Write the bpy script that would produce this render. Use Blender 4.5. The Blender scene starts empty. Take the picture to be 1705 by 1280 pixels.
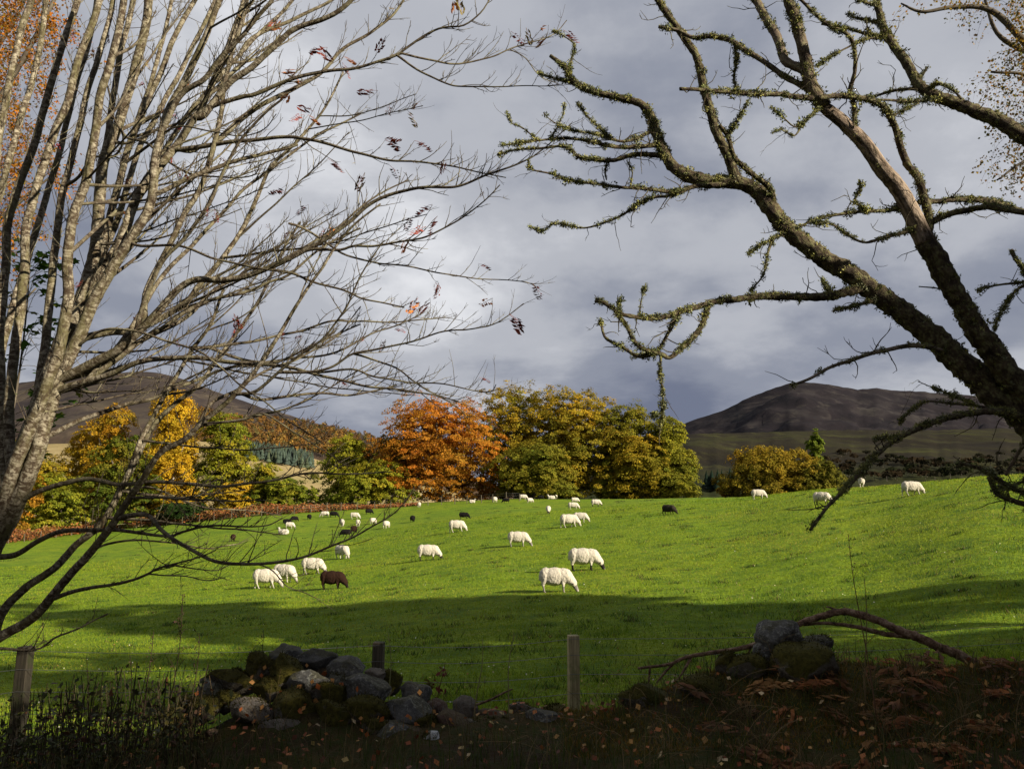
import bpy, bmesh, math
import numpy as np
from mathutils import Vector, noise as mnoise

# ------------------------------------------------------------------ camera, sky, sun, exposure
scene = bpy.context.scene
C = scene.collection
F = 1380.0                      # focal length in photograph pixels (1705 wide)
HC = 1.65                       # eye height above the road verge
TH = math.atan(210.0 / F)       # camera tilted up: the horizon lies at row 850
cT, sT = math.cos(TH), math.sin(TH)
SUN_AZ = math.radians(122.0)    # clockwise from the view direction (+Y): behind, to the right
SUN_EL = math.radians(24.0)

cam = bpy.data.cameras.new('camera')
cam_ob = bpy.data.objects.new('camera', cam)
C.objects.link(cam_ob)
cam_ob.location = (0, 0, HC)
cam_ob.rotation_euler = (math.pi / 2 + TH, 0, 0)
cam.sensor_fit = 'HORIZONTAL'
cam.sensor_width = 36.0
cam.lens = F / 1705.0 * 36.0
cam.clip_start = 0.05
cam.clip_end = 20000
scene.camera = cam_ob

scene.view_settings.view_transform = 'Standard'
scene.view_settings.look = 'None'
scene.view_settings.gamma = 1.0
scene.view_settings.use_curve_mapping = False
scene.view_settings.exposure = 1.13

world = bpy.data.worlds.new('World')
scene.world = world
world.use_nodes = True
wn, wl = world.node_tree.nodes, world.node_tree.links
wn.clear()
def wnode(t, **kw):
    n = wn.new(t)
    for k, v in kw.items(): setattr(n, k, v)
    return n
def wmath(op, a, b=None, c=None):
    n = wnode('ShaderNodeMath', operation=op)
    for i, v in enumerate((a, b, c)):
        if v is None: continue
        if isinstance(v, (int, float)): n.inputs[i].default_value = v
        else: wl.new(v, n.inputs[i])
    return n.outputs[0]
def wramp(fac, stops, interp='EASE'):
    n = wnode('ShaderNodeValToRGB'); r = n.color_ramp; r.interpolation = interp
    while len(r.elements) < len(stops): r.elements.new(0.5)
    for e, (p, col) in zip(r.elements, stops): e.position = p; e.color = (*col, 1)
    wl.new(fac, n.inputs[0]); return n.outputs[0]
def wmix(fac, a, b):
    n = wnode('ShaderNodeMix', data_type='RGBA')
    for i, v in ((0, fac), (6, a), (7, b)):
        if isinstance(v, (int, float)): n.inputs[i].default_value = v
        elif isinstance(v, tuple): n.inputs[i].default_value = (*v, 1)
        else: wl.new(v, n.inputs[i])
    return n.outputs[2]
def wnoise(vec, scale, detail, rough, dist=0.0):
    n = wnode('ShaderNodeTexNoise'); wl.new(vec, n.inputs['Vector'])
    n.inputs['Scale'].default_value = scale; n.inputs['Detail'].default_value = detail
    n.inputs['Roughness'].default_value = rough; n.inputs['Distortion'].default_value = dist
    return n.outputs['Fac']
tc = wnode('ShaderNodeTexCoord')
sep = wnode('ShaderNodeSeparateXYZ'); wl.new(tc.outputs['Generated'], sep.inputs[0])
zc = wmath('ADD', wmath('MAXIMUM', sep.outputs[2], 0.0), 0.30)
comb = wnode('ShaderNodeCombineXYZ')
wl.new(wmath('DIVIDE', sep.outputs[0], zc), comb.inputs[0])
wl.new(wmath('DIVIDE', sep.outputs[1], zc), comb.inputs[1])
comb.inputs[2].default_value = 88.8
cv = comb.outputs[0]
sky = wnode('ShaderNodeTexSky', sky_type='NISHITA')
sky.sun_disc = False
sky.sun_elevation = SUN_EL
sky.sun_rotation = SUN_AZ
skyc = wnode('ShaderNodeMix', data_type='RGBA', blend_type='MULTIPLY')
skyc.inputs[0].default_value = 1.0
wl.new(sky.outputs[0], skyc.inputs[6]); skyc.inputs[7].default_value = (0.055, 0.055, 0.055, 1)
big = wnoise(cv, 0.55, 3.0, 0.5, 0.3)          # broad banks
mid = wnoise(cv, 1.7, 8.0, 0.55, 0.15)          # billows
fine = wnoise(cv, 5.0, 6.0, 0.55, 0.1)
dens = wmath('ADD', wmath('MULTIPLY', big, 0.85), wmath('ADD', wmath('MULTIPLY', mid, 0.52), wmath('MULTIPLY', fine, 0.13)))
cloud = wramp(dens, [(0.56, (0.075, 0.086, 0.122)), (0.68, (0.124, 0.135, 0.167)),
                     (0.79, (0.212, 0.220, 0.243)), (0.92, (0.37, 0.375, 0.39))])
gap = wramp(wnoise(cv, 0.95, 6.0, 0.55, 0.5), [(0.66, (0, 0, 0)), (0.80, (0.6, 0.6, 0.6))])
fin = wmix(gap, cloud, skyc.outputs[2])
bg = wnode('ShaderNodeBackground'); bg.inputs[1].default_value = 1.0
wl.new(fin, bg.inputs[0])
wo = wnode('ShaderNodeOutputWorld'); wl.new(bg.outputs[0], wo.inputs[0])

sd = bpy.data.lights.new('sun', 'SUN')
sd.energy = 5.0; sd.angle = math.radians(0.6); sd.color = (1.0, 0.90, 0.72)
sun = bpy.data.objects.new('sun', sd); C.objects.link(sun)
SUNV = Vector((math.sin(SUN_AZ) * math.cos(SUN_EL), math.cos(SUN_AZ) * math.cos(SUN_EL), math.sin(SUN_EL)))
sun.rotation_euler = SUNV.to_track_quat('Z', 'Y').to_euler()
sun.location = (30, -20, 40)

# ------------------------------------------------------------------ helpers
rng = np.random.default_rng(11)
def U(a, b, n=None): return rng.uniform(a, b, n)

def ray(px, py):
    u = (px - 852.5) / F; v = (640.0 - py) / F
    return u, cT - v * sT, sT + v * cT
def P(px, py, y):                      # the point on a pixel's ray at forward distance y
    a, b, c = ray(px, py); k = y / b
    return np.array((a * k, y, HC + c * k))

def mesh_from(name, V, faces, mats=None, cols=None, smooth=False, vec=None):
    """V (n,3); faces: list of (m,k) int arrays with k = 3 or 4"""
    V = np.asarray(V, np.float32)
    me = bpy.data.meshes.new(name)
    faces = [np.asarray(f, np.int32) for f in (faces if isinstance(faces, list) else [faces]) if len(f)]
    nl = sum(f.size for f in faces); nf = sum(len(f) for f in faces)
    me.vertices.add(len(V)); me.vertices.foreach_set('co', V.ravel())
    me.loops.add(nl); me.polygons.add(nf)
    me.loops.foreach_set('vertex_index', np.concatenate([f.ravel() for f in faces]))
    tot = np.concatenate([np.full(len(f), f.shape[1], np.int32) for f in faces])
    st = np.zeros(nf, np.int32); st[1:] = np.cumsum(tot)[:-1]
    me.polygons.foreach_set('loop_start', st)
    if smooth: me.polygons.foreach_set('use_smooth', np.ones(nf, bool))
    if cols is not None:
        cols = np.asarray(cols, np.float32)
        if cols.shape[1] == 3: cols = np.hstack([cols, np.ones((len(cols), 1), np.float32)])
        a = me.color_attributes.new('Col', 'FLOAT_COLOR', 'POINT'); a.data.foreach_set('color', cols.ravel())
    if vec is not None:
        a = me.attributes.new('bark', 'FLOAT_VECTOR', 'POINT'); a.data.foreach_set('vector', np.asarray(vec, np.float32).ravel())
    me.update(calc_edges=True); me.validate()
    if mats is not None: me.materials.append(mats)
    return me

def link(name, me, parent=None, loc=None):
    o = bpy.data.objects.new(name, me); C.objects.link(o)
    if parent is not None: o.parent = parent
    if loc is not None: o.location = loc
    return o
def empty(name, loc=(0, 0, 0)):
    o = bpy.data.objects.new(name, None); C.objects.link(o); o.location = loc
    o.empty_display_size = 0.2
    return o
def tag(o, label=None, cat=None, group=None, kind=None):
    if label: o['label'] = label
    if cat: o['category'] = cat
    if group: o['group'] = group
    if kind: o['kind'] = kind
    return o

class MB:
    """collects vertices, quads, triangles, colours and bark coordinates for ONE mesh"""
    def __init__(s): s.v = []; s.q = []; s.t = []; s.c = []; s.b = []; s.n = 0
    def add(s, V, q=None, t=None, col=None, b=None):
        V = np.asarray(V, np.float32); k = len(V)
        s.v.append(V)
        if q is not None and len(q): s.q.append(np.asarray(q, np.int32) + s.n)
        if t is not None and len(t): s.t.append(np.asarray(t, np.int32) + s.n)
        if col is None: col = (1, 1, 1)
        col = np.asarray(col, np.float32)
        s.c.append(np.broadcast_to(col, (k, 3)) if col.ndim == 1 else col)
        s.b.append(V if b is None else np.asarray(b, np.float32))
        s.n += k
    def build(s, name, mat, parent=None, smooth=False, origin=None):
        if not s.n: return None
        V = np.concatenate(s.v)
        if origin is not None: V = V - np.asarray(origin, np.float32)
        fs = []
        if s.q: fs.append(np.concatenate(s.q))
        if s.t: fs.append(np.concatenate(s.t))
        me = mesh_from(name, V, fs, mat, np.concatenate(s.c), smooth, np.concatenate(s.b))
        return link(name, me, parent, origin if parent is None else None)

def unit(v): return v / (np.linalg.norm(v, axis=-1, keepdims=True) + 1e-9)

def tube(mb, pts, rad, sides=6, col=(1, 1, 1), rough=0.0, cap=True, seed=0.0):
    pts = np.asarray(pts, float); n = len(pts)
    rad = np.broadcast_to(np.asarray(rad, float), (n,))
    t = unit(np.gradient(pts, axis=0))
    ref = np.array((0.13, 1.0, 0.07))
    if np.abs(t @ unit(ref)).mean() > 0.8: ref = np.array((0.1, 0.05, 1.0)) if abs(t[:, 2]).mean() < 0.8 else np.array((1.0, 0.1, 0.1))
    u = unit(np.cross(t, ref)); w = np.cross(t, u)
    a = np.linspace(0, 2 * np.pi, sides, endpoint=False)
    R = rad[:, None] * np.ones((1, sides))
    along = np.concatenate([[0], np.cumsum(np.linalg.norm(np.diff(pts, axis=0), axis=1))])
    if rough > 0:
        L = along[:, None]; A = a[None, :]
        R = R * (1 + rough * (np.sin(L * 41 + 3 * A + seed) * 0.35 + np.sin(L * 87 - 2 * A + seed * 2.1) * 0.35
                              + np.sin(L * 19 + A + seed * 0.7) * 0.4 + rng.normal(0, 0.32, R.shape)))
    V = pts[:, None, :] + R[..., None] * (np.cos(a)[None, :, None] * u[:, None, :] + np.sin(a)[None, :, None] * w[:, None, :])
    i = np.arange(n - 1)[:, None] * sides; j = np.arange(sides)[None, :]; j2 = (j + 1) % sides
    q = np.stack([i + j, i + j2, i + sides + j2, i + sides + j], -1).reshape(-1, 4)
    V = V.reshape(-1, 3)
    bk = np.stack([np.tile(np.cos(a), n) * np.repeat(rad, sides), np.tile(np.sin(a), n) * np.repeat(rad, sides), np.repeat(along, sides) + seed], -1)
    tr = []
    if cap:
        V = np.vstack([V, pts[:1], pts[-1:]]); k = n * sides
        bk = np.vstack([bk, [[0, 0, 0]], [[0, 0, along[-1]]]])
        jj = np.arange(sides); tr = np.vstack([np.stack([jj * 0 + k, (jj + 1) % sides, jj], -1),
                                               np.stack([jj * 0 + k + 1, (n - 1) * sides + jj, (n - 1) * sides + (jj + 1) % sides], -1)])
    mb.add(V, q, tr, col, bk)

def smooth_path(ctrl, step):
    """Catmull-Rom through control rows, resampled every `step` (in the units of the first two columns)"""
    c = np.asarray(ctrl, float)
    c = np.vstack([2 * c[0] - c[1], c, 2 * c[-1] - c[-2]])
    out = []
    for i in range(1, len(c) - 2):
        L = np.linalg.norm(c[i + 1, :2] - c[i, :2]); k = max(1, int(round(L / step)))
        t = np.linspace(0, 1, k, endpoint=False)[:, None]
        p0, p1, p2, p3 = c[i - 1], c[i], c[i + 1], c[i + 2]
        out.append(0.5 * (2 * p1 + (p2 - p0) * t + (2 * p0 - 5 * p1 + 4 * p2 - p3) * t ** 2 + (3 * p1 - p0 - 3 * p2 + p3) * t ** 3))
    out.append(c[-2][None])
    return np.vstack(out)

def vnoise(x, y, s=0.0):
    """cheap smooth 2-D noise in -1..1 from sines"""
    x = np.asarray(x, float); y = np.asarray(y, float)
    return (np.sin(x * 1.0 + 1.7 * np.sin(y * 0.73 + s) + s) + np.sin(y * 1.13 + 1.5 * np.sin(x * 0.81 + 2 * s) + 2.3 * s)
            + 0.6 * np.sin((x + y) * 2.17 + 1.3 * np.sin((x - y) * 1.37 + s)) + 0.4 * np.sin((x - y) * 3.9 + s * 3.1 + np.sin(x * 2.9))) / 3.0

def leaf_quads(mb, cen, nrm, size, col, aspect=0.62, up=None):
    """diamond shaped leaves: centres, normals, sizes, colours"""
    n = len(cen); nrm = unit(nrm)
    r = unit(rng.normal(size=(n, 3))) if up is None else unit(up)
    a = unit(np.cross(nrm, r)); b = np.cross(nrm, a)
    s = np.broadcast_to(np.asarray(size, float), (n,))[:, None]
    V = np.stack([cen + b * s, cen + a * s * aspect + nrm * s * 0.12, cen - b * s, cen - a * s * aspect + nrm * s * 0.12], 1).reshape(-1, 3)
    q = np.arange(n * 4).reshape(n, 4)
    mb.add(V, q, None, np.repeat(np.broadcast_to(col, (n, 3)), 4, 0))

def leaf_tris(mb, cen, nrm, size, col):
    n = len(cen); nrm = unit(nrm); a = unit(np.cross(nrm, rng.normal(size=(n, 3)))); b = np.cross(nrm, a)
    s = np.asarray(size, float)[:, None]
    V = np.stack([cen + b * s, cen - b * s * 0.6 + a * s * 0.72, cen - b * s * 0.6 - a * s * 0.72], 1).reshape(-1, 3)
    mb.add(V, None, np.arange(n * 3).reshape(n, 3), np.repeat(np.broadcast_to(col, (n, 3)), 3, 0))
def blades(mb, root, height, width, lean, col):
    """grass blades as single triangles"""
    n = len(root); a = U(0, 2 * np.pi, n)
    d = np.stack([np.cos(a), np.sin(a), np.zeros(n)], 1)
    la = U(0, 2 * np.pi, n)
    tip = root + np.stack([np.cos(la) * lean, np.sin(la) * lean, np.ones(n)], 1) * np.asarray(height)[:, None]
    w = np.asarray(width)[:, None] * 0.5
    V = np.stack([root - d * w, root + d * w, tip], 1).reshape(-1, 3)
    cc = np.stack([col * 0.85, col * 0.85, np.minimum(col * 1.15, 1)], 1).reshape(-1, 3)
    mb.add(V, None, np.arange(n * 3).reshape(n, 3), cc)

# ------------------------------------------------------------------ materials
def material(name):
    m = bpy.data.materials.new(name); m.use_nodes = True
    nt = m.node_tree; nt.nodes.clear()
    out = nt.nodes.new('ShaderNodeOutputMaterial')
    return m, nt, out
class NT:
    def __init__(s, name):
        s.m, s.nt, s.out = material(name)
    def n(s, t, **kw):
        x = s.nt.nodes.new(t)
        for k, v in kw.items(): setattr(x, k, v)
        return x
    def put(s, sock, v):
        if isinstance(v, (int, float)): sock.default_value = v
        elif isinstance(v, (tuple, list)): sock.default_value = (*v, 1) if len(v) == 3 and sock.type == 'RGBA' else v
        else: s.nt.links.new(v, sock)
    def math(s, op, a, b=0.0, clamp=False):
        x = s.n('ShaderNodeMath', operation=op, use_clamp=clamp); s.put(x.inputs[0], a); s.put(x.inputs[1], b); return x.outputs[0]
    def mix(s, f, a, b, mode='MIX'):
        x = s.n('ShaderNodeMix', data_type='RGBA', blend_type=mode); s.put(x.inputs[0], f); s.put(x.inputs[6], a); s.put(x.inputs[7], b); return x.outputs[2]
    def noise(s, vec, scale, detail=4.0, rough=0.55, dist=0.0):
        x = s.n('ShaderNodeTexNoise'); s.put(x.inputs['Vector'], vec)
        x.inputs['Scale'].default_value = scale; x.inputs['Detail'].default_value = detail
        x.inputs['Roughness'].default_value = rough; x.inputs['Distortion'].default_value = dist; return x.outputs['Fac']
    def voro(s, vec, scale, feature='F1'):
        x = s.n('ShaderNodeTexVoronoi', feature=feature); s.put(x.inputs['Vector'], vec); x.inputs['Scale'].default_value = scale; return x.outputs['Distance']
    def ramp(s, f, stops, interp='LINEAR'):
        x = s.n('ShaderNodeValToRGB'); r = x.color_ramp; r.interpolation = interp
        while len(r.elements) < len(stops): r.elements.new(0.5)
        for e, (p, c) in zip(r.elements, stops): e.position = p; e.color = (*c, 1) if not isinstance(c, (int, float)) else (c, c, c, 1)
        s.put(x.inputs[0], f); return x.outputs[0]
    def map(s, vec, scale):
        x = s.n('ShaderNodeMapping'); s.put(x.inputs[0], vec); x.inputs['Scale'].default_value = scale; return x.outputs[0]
    def coord(s, which='Object'): return s.n('ShaderNodeTexCoord').outputs[which]
    def pos(s): return s.n('ShaderNodeNewGeometry').outputs['Position']
    def attr(s, name, out='Color'): return s.n('ShaderNodeAttribute', attribute_name=name).outputs[out]
    def bump(s, h, strength, dist=0.02):
        x = s.n('ShaderNodeBump'); s.put(x.inputs['Height'], h); x.inputs['Strength'].default_value = strength; x.inputs['Distance'].default_value = dist; return x.outputs[0]
    def pbsdf(s, col, rough=0.8, spec=0.2, normal=None):
        x = s.n('ShaderNodeBsdfPrincipled'); s.put(x.inputs['Base Color'], col); s.put(x.inputs['Roughness'], rough)
        x.inputs['Specular IOR Level'].default_value = spec
        if normal is not None: s.put(x.inputs['Normal'], normal)
        return x.outputs[0]
    def finish(s, sh): s.nt.links.new(sh, s.out.inputs[0]); return s.m

def foliage_mat(name, transl=0.35, jitter=0.35, rough=0.6, spec=0.15):
    n = NT(name)
    c = n.attr('Col')
    nz = n.noise(n.pos(), 2.3, 3.0)
    c2 = n.mix(1.0, c, n.ramp(nz, [(0.3, (1 - jitter,) * 3), (0.7, (1 + jitter,) * 3)]), 'MULTIPLY')
    d = n.pbsdf(c2, rough, spec)
    tr = n.n('ShaderNodeBsdfTranslucent'); n.put(tr.inputs[0], c2)
    ms = n.n('ShaderNodeMixShader'); ms.inputs[0].default_value = transl
    n.nt.links.new(d, ms.inputs[1]); n.nt.links.new(tr.outputs[0], ms.inputs[2])
    return n.finish(ms.outputs[0])

M = {}
M['leaf'] = foliage_mat('autumn_leaf', 0.40, 0.30, 0.75, 0.04)
M['grass'] = foliage_mat('grass_blade', 0.45, 0.2)
M['litter'] = foliage_mat('fallen_leaf', 0.15, 0.3)
M['bracken'] = foliage_mat('bracken_frond', 0.25, 0.35)

def mat_field():
    n = NT('pasture')
    p = n.pos()
    a = n.noise(p, 0.09, 5.0, 0.6); b = n.noise(p, 0.9, 6.0, 0.65); c = n.noise(n.map(p, (1, 1, 1)), 7.0, 5.0, 0.7)
    c0 = n.mix(n.ramp(a, [(0.35, 0.0), (0.65, 1.0)]), (0.145, 0.225, 0.011), (0.200, 0.250, 0.012))
    c1 = n.mix(n.ramp(b, [(0.38, 1.0), (0.54, 0.0)]), c0, (0.080, 0.140, 0.011))
    c2 = n.mix(n.ramp(c, [(0.40, 0.75), (0.60, 0.0)]), c1, (0.060, 0.100, 0.009))
    c3 = n.mix(n.ramp(n.noise(p, 1.7, 4.0), [(0.60, 0.0), (0.72, 0.45)]), c2, (0.165, 0.150, 0.035))
    # leaf mould, earth and moss on the verge near the wall
    sx = n.n('ShaderNodeSeparateXYZ'); n.put(sx.inputs[0], p)
    verge = n.math('ADD', sx.outputs[1], n.math('MULTIPLY', n.math('SUBTRACT', b, 0.5), 2.5))
    vm = n.ramp(n.math('DIVIDE', verge, 20.0), [(0.40, 1.0), (0.455, 0.0)])
    earth = n.mix(n.ramp(b, [(0.42, 0.0), (0.60, 1.0)]), (0.040, 0.026, 0.013), (0.055, 0.042, 0.010))
    earth = n.mix(n.ramp(c, [(0.45, 0.0), (0.60, 1.0)]), earth, (0.030, 0.034, 0.008))
    col = n.mix(vm, c3, earth)
    # far land beyond the field
    fm = n.ramp(n.math('DIVIDE', n.math('LENGTH' if False else 'ABSOLUTE', sx.outputs[1]), 1000.0), [(0.17, 0.0), (0.30, 1.0)])
    col = n.mix(fm, col, (0.055, 0.055, 0.022))
    h = n.math('ADD', n.math('MULTIPLY', b, 0.6), c)
    return n.finish(n.pbsdf(col, 0.9, 0.08, n.bump(h, 0.9, 0.09)))
M['field'] = mat_field()

def mat_rowan():
    n = NT('rowan_bark')
    b = n.attr('bark', 'Vector')
    ring = n.noise(n.map(b, (16, 16, 34)), 1.0, 6.0, 0.7, 0.8)
    lump = n.noise(n.map(b, (34, 34, 16)), 1.0, 5.0, 0.65)
    pat = n.noise(n.map(b, (9, 9, 3.2)), 1.0, 5.0, 0.65)
    base = n.mix(n.ramp(ring, [(0.44, 0.0), (0.60, 1.0)]), (0.055, 0.038, 0.023), (0.30, 0.265, 0.195))
    base = n.mix(n.ramp(pat, [(0.46, 0.0), (0.64, 0.85)]), base, (0.085, 0.076, 0.032))
    base = n.mix(n.ramp(lump, [(0.38, 0.85), (0.50, 0.0)]), base, (0.040, 0.027, 0.017))
    thin = n.mix(n.ramp(pat, [(0.48, 0.0), (0.62, 1.0)]), (0.050, 0.037, 0.025), (0.21, 0.19, 0.115))
    base = n.mix(n.attr('Col', 'Fac'), thin, base)
    h = n.math('ADD', ring, lump)
    return n.finish(n.pbsdf(base, 0.8, 0.15, n.bump(h, 0.6, 0.01)))
M['rowan'] = mat_rowan()

def mat_bare():
    n = NT('lichened_bark')
    b = n.attr('bark', 'Vector')
    a = n.noise(n.map(b, (22, 22, 16)), 1.0, 6.0, 0.65)
    c = n.noise(n.map(b, (60, 60, 40)), 1.0, 4.0, 0.65)
    base = n.mix(n.ramp(a, [(0.38, 0.0), (0.62, 1.0)]), (0.030, 0.021, 0.014), (0.085, 0.062, 0.036))
    base = n.mix(n.math('MULTIPLY', n.ramp(c, [(0.46, 0.0), (0.60, 0.9)]), n.ramp(a, [(0.42, 0.0), (0.56, 1.0)])), base, (0.155, 0.155, 0.070))
    wood = n.mix(n.ramp(n.noise(n.map(b, (60, 60, 6)), 1.0, 4.0), [(0.35, 0.0), (0.65, 1.0)]), (0.13, 0.090, 0.065), (0.36, 0.285, 0.22))
    wood = n.mix(n.ramp(n.noise(n.map(b, (14, 14, 7)), 1.0, 5.0, 0.65), [(0.40, 0.95), (0.49, 0.0)]), wood, (0.040, 0.028, 0.018))
    col = n.mix(n.attr('Col', 'Fac'), wood, base)
    return n.finish(n.pbsdf(col, 0.85, 0.15, n.bump(n.math('ADD', a, c), 0.8, 0.02)))
M['bark'] = mat_bare()

def mat_simple(name, stops, scale, rough=0.85, bump=0.5, vec='pos', bd=0.02, detail=5.0):
    n = NT(name)
    v = n.pos() if vec == 'pos' else n.coord('Object') if vec == 'obj' else n.attr('bark', 'Vector')
    f = n.noise(v, scale, detail, 0.6)
    g = n.noise(v, scale * 4.3, 4.0, 0.6)
    f2 = n.math('ADD', n.math('MULTIPLY', f, 0.7), n.math('MULTIPLY', g, 0.3))
    return n.finish(n.pbsdf(n.ramp(f2, stops), rough, 0.15, n.bump(f2, bump, bd)))
M['trunk'] = mat_simple('tree_bark', [(0.35, (0.045, 0.034, 0.024)), (0.65, (0.13, 0.11, 0.08))], 5.0)
M['birch'] = mat_simple('birch_bark', [(0.40, (0.06, 0.05, 0.04)), (0.50, (0.32, 0.29, 0.25)), (0.70, (0.45, 0.43, 0.39))], 7.0)
M['deadwood'] = mat_simple('dead_wood', [(0.36, (0.026, 0.018, 0.013)), (0.50, (0.13, 0.075, 0.045)), (0.64, (0.30, 0.21, 0.14))], 16.0, 0.85, 0.9, 'bark')
def mat_post(name, lo, hi, alg):
    n = NT(name)
    o = n.coord('Object')
    g = n.noise(n.map(o, (60, 60, 3)), 1.0, 5.0, 0.6)
    k = n.noise(o, 9.0, 4.0)
    c = n.mix(n.ramp(g, [(0.35, 0.0), (0.65, 1.0)]), lo, hi)
    c = n.mix(n.ramp(k, [(0.50, 0.0), (0.64, 0.7)]), c, alg)
    return n.finish(n.pbsdf(c, 0.85, 0.12, n.bump(g, 0.6, 0.008)))
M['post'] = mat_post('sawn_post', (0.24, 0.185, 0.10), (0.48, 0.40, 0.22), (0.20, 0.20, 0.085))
M['shade_tinted_post'] = mat_post('shade_tinted_post', (0.014, 0.012, 0.009), (0.032, 0.027, 0.019), (0.020, 0.023, 0.009))  # tree shade on the leftmost posts, put into a near-black wood colour
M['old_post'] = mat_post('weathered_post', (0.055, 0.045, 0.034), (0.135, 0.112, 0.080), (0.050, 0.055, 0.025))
n_ = NT('fence_wire'); _b = n_.n('ShaderNodeBsdfPrincipled'); _b.inputs['Base Color'].default_value = (0.20, 0.20, 0.195, 1); _b.inputs['Metallic'].default_value = 0.85; _b.inputs['Roughness'].default_value = 0.45
M['wire'] = n_.finish(_b.outputs[0])
n_ = NT('lichen'); _c = n_.attr('Col'); M['lichen'] = n_.finish(n_.pbsdf(n_.mix(1.0, _c, n_.ramp(n_.noise(n_.pos(), 40.0, 3.0), [(0.3, 0.6), (0.7, 1.4)]), 'MULTIPLY'), 0.9, 0.05))
n_ = NT('stalk'); M['stalk'] = n_.finish(n_.pbsdf(n_.attr('Col'), 0.85, 0.1))
n_ = NT('berry'); M['berry'] = n_.finish(n_.pbsdf((0.22, 0.010, 0.012), 0.35, 0.5))

def mat_stone(name, moss, lichen, tint):
    n = NT(name)
    o = n.coord('Object'); geo = n.n('ShaderNodeNewGeometry')
    info = n.n('ShaderNodeObjectInfo').outputs['Random']
    ov = n.n('ShaderNodeVectorMath', operation='ADD'); n.put(ov.inputs[0], geo.outputs['Position'])
    cx = n.n('ShaderNodeCombineXYZ'); n.put(cx.inputs[0], n.math('MULTIPLY', info, 37.0)); n.nt.links.new(cx.outputs[0], ov.inputs[1])
    v = ov.outputs[0]
    a = n.noise(v, 7.0, 6.0, 0.65); b = n.noise(v, 34.0, 5.0, 0.7); c = n.noise(v, 5.0, 5.0, 0.6)
    base = n.mix(n.ramp(a, [(0.32, 0.0), (0.68, 1.0)]), tuple(t * 0.5 for t in tint), tuple(t * 1.25 for t in tint))
    # crusts of pale lichen
    lm = n.ramp(b, [(0.52, 0.0), (0.58, 1.0)])
    lm = n.math('MULTIPLY', lm, n.ramp(c, [(0.40, 0.0), (0.55, 1.0)]))
    base = n.mix(n.math('MULTIPLY', lm, lichen), base, (0.27, 0.27, 0.24))
    sx = n.n('ShaderNodeSeparateXYZ'); n.put(sx.inputs[0], geo.outputs['Normal'])
    up = n.math('ADD', n.math('MULTIPLY', sx.outputs[2], 0.35), n.noise(v, 4.0, 4.0))
    mm = n.ramp(up, [(0.80 - 0.42 * moss, 0.0), (0.88 - 0.42 * moss, 1.0)])
    mossc = n.mix(n.ramp(b, [(0.35, 0.0), (0.65, 1.0)]), (0.028, 0.026, 0.005), (0.080, 0.068, 0.011))
    col = n.mix(n.math('MULTIPLY', mm, min(1.0, moss * 1.6)), base, mossc)
    h = n.math('ADD', n.math('MULTIPLY', a, 0.8), n.math('MULTIPLY', b, 0.4))
    return n.finish(n.pbsdf(col, 0.9, 0.15, n.bump(h, 1.0, 0.045)))
M['stone_lichen'] = mat_stone('lichened_stone', 0.30, 0.8, (0.105, 0.101, 0.094))
M['stone_moss'] = mat_stone('mossy_stone', 0.95, 0.35, (0.10, 0.085, 0.065))
M['stone_plain'] = mat_stone('bare_stone', 0.10, 0.25, (0.155, 0.130, 0.105))
M['stone_red'] = mat_stone('reddish_stone', 0.30, 0.25, (0.12, 0.078, 0.060))
M['quartz'] = mat_stone('white_quartz', 0.0, 0.0, (0.58, 0.58, 0.56))

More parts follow.
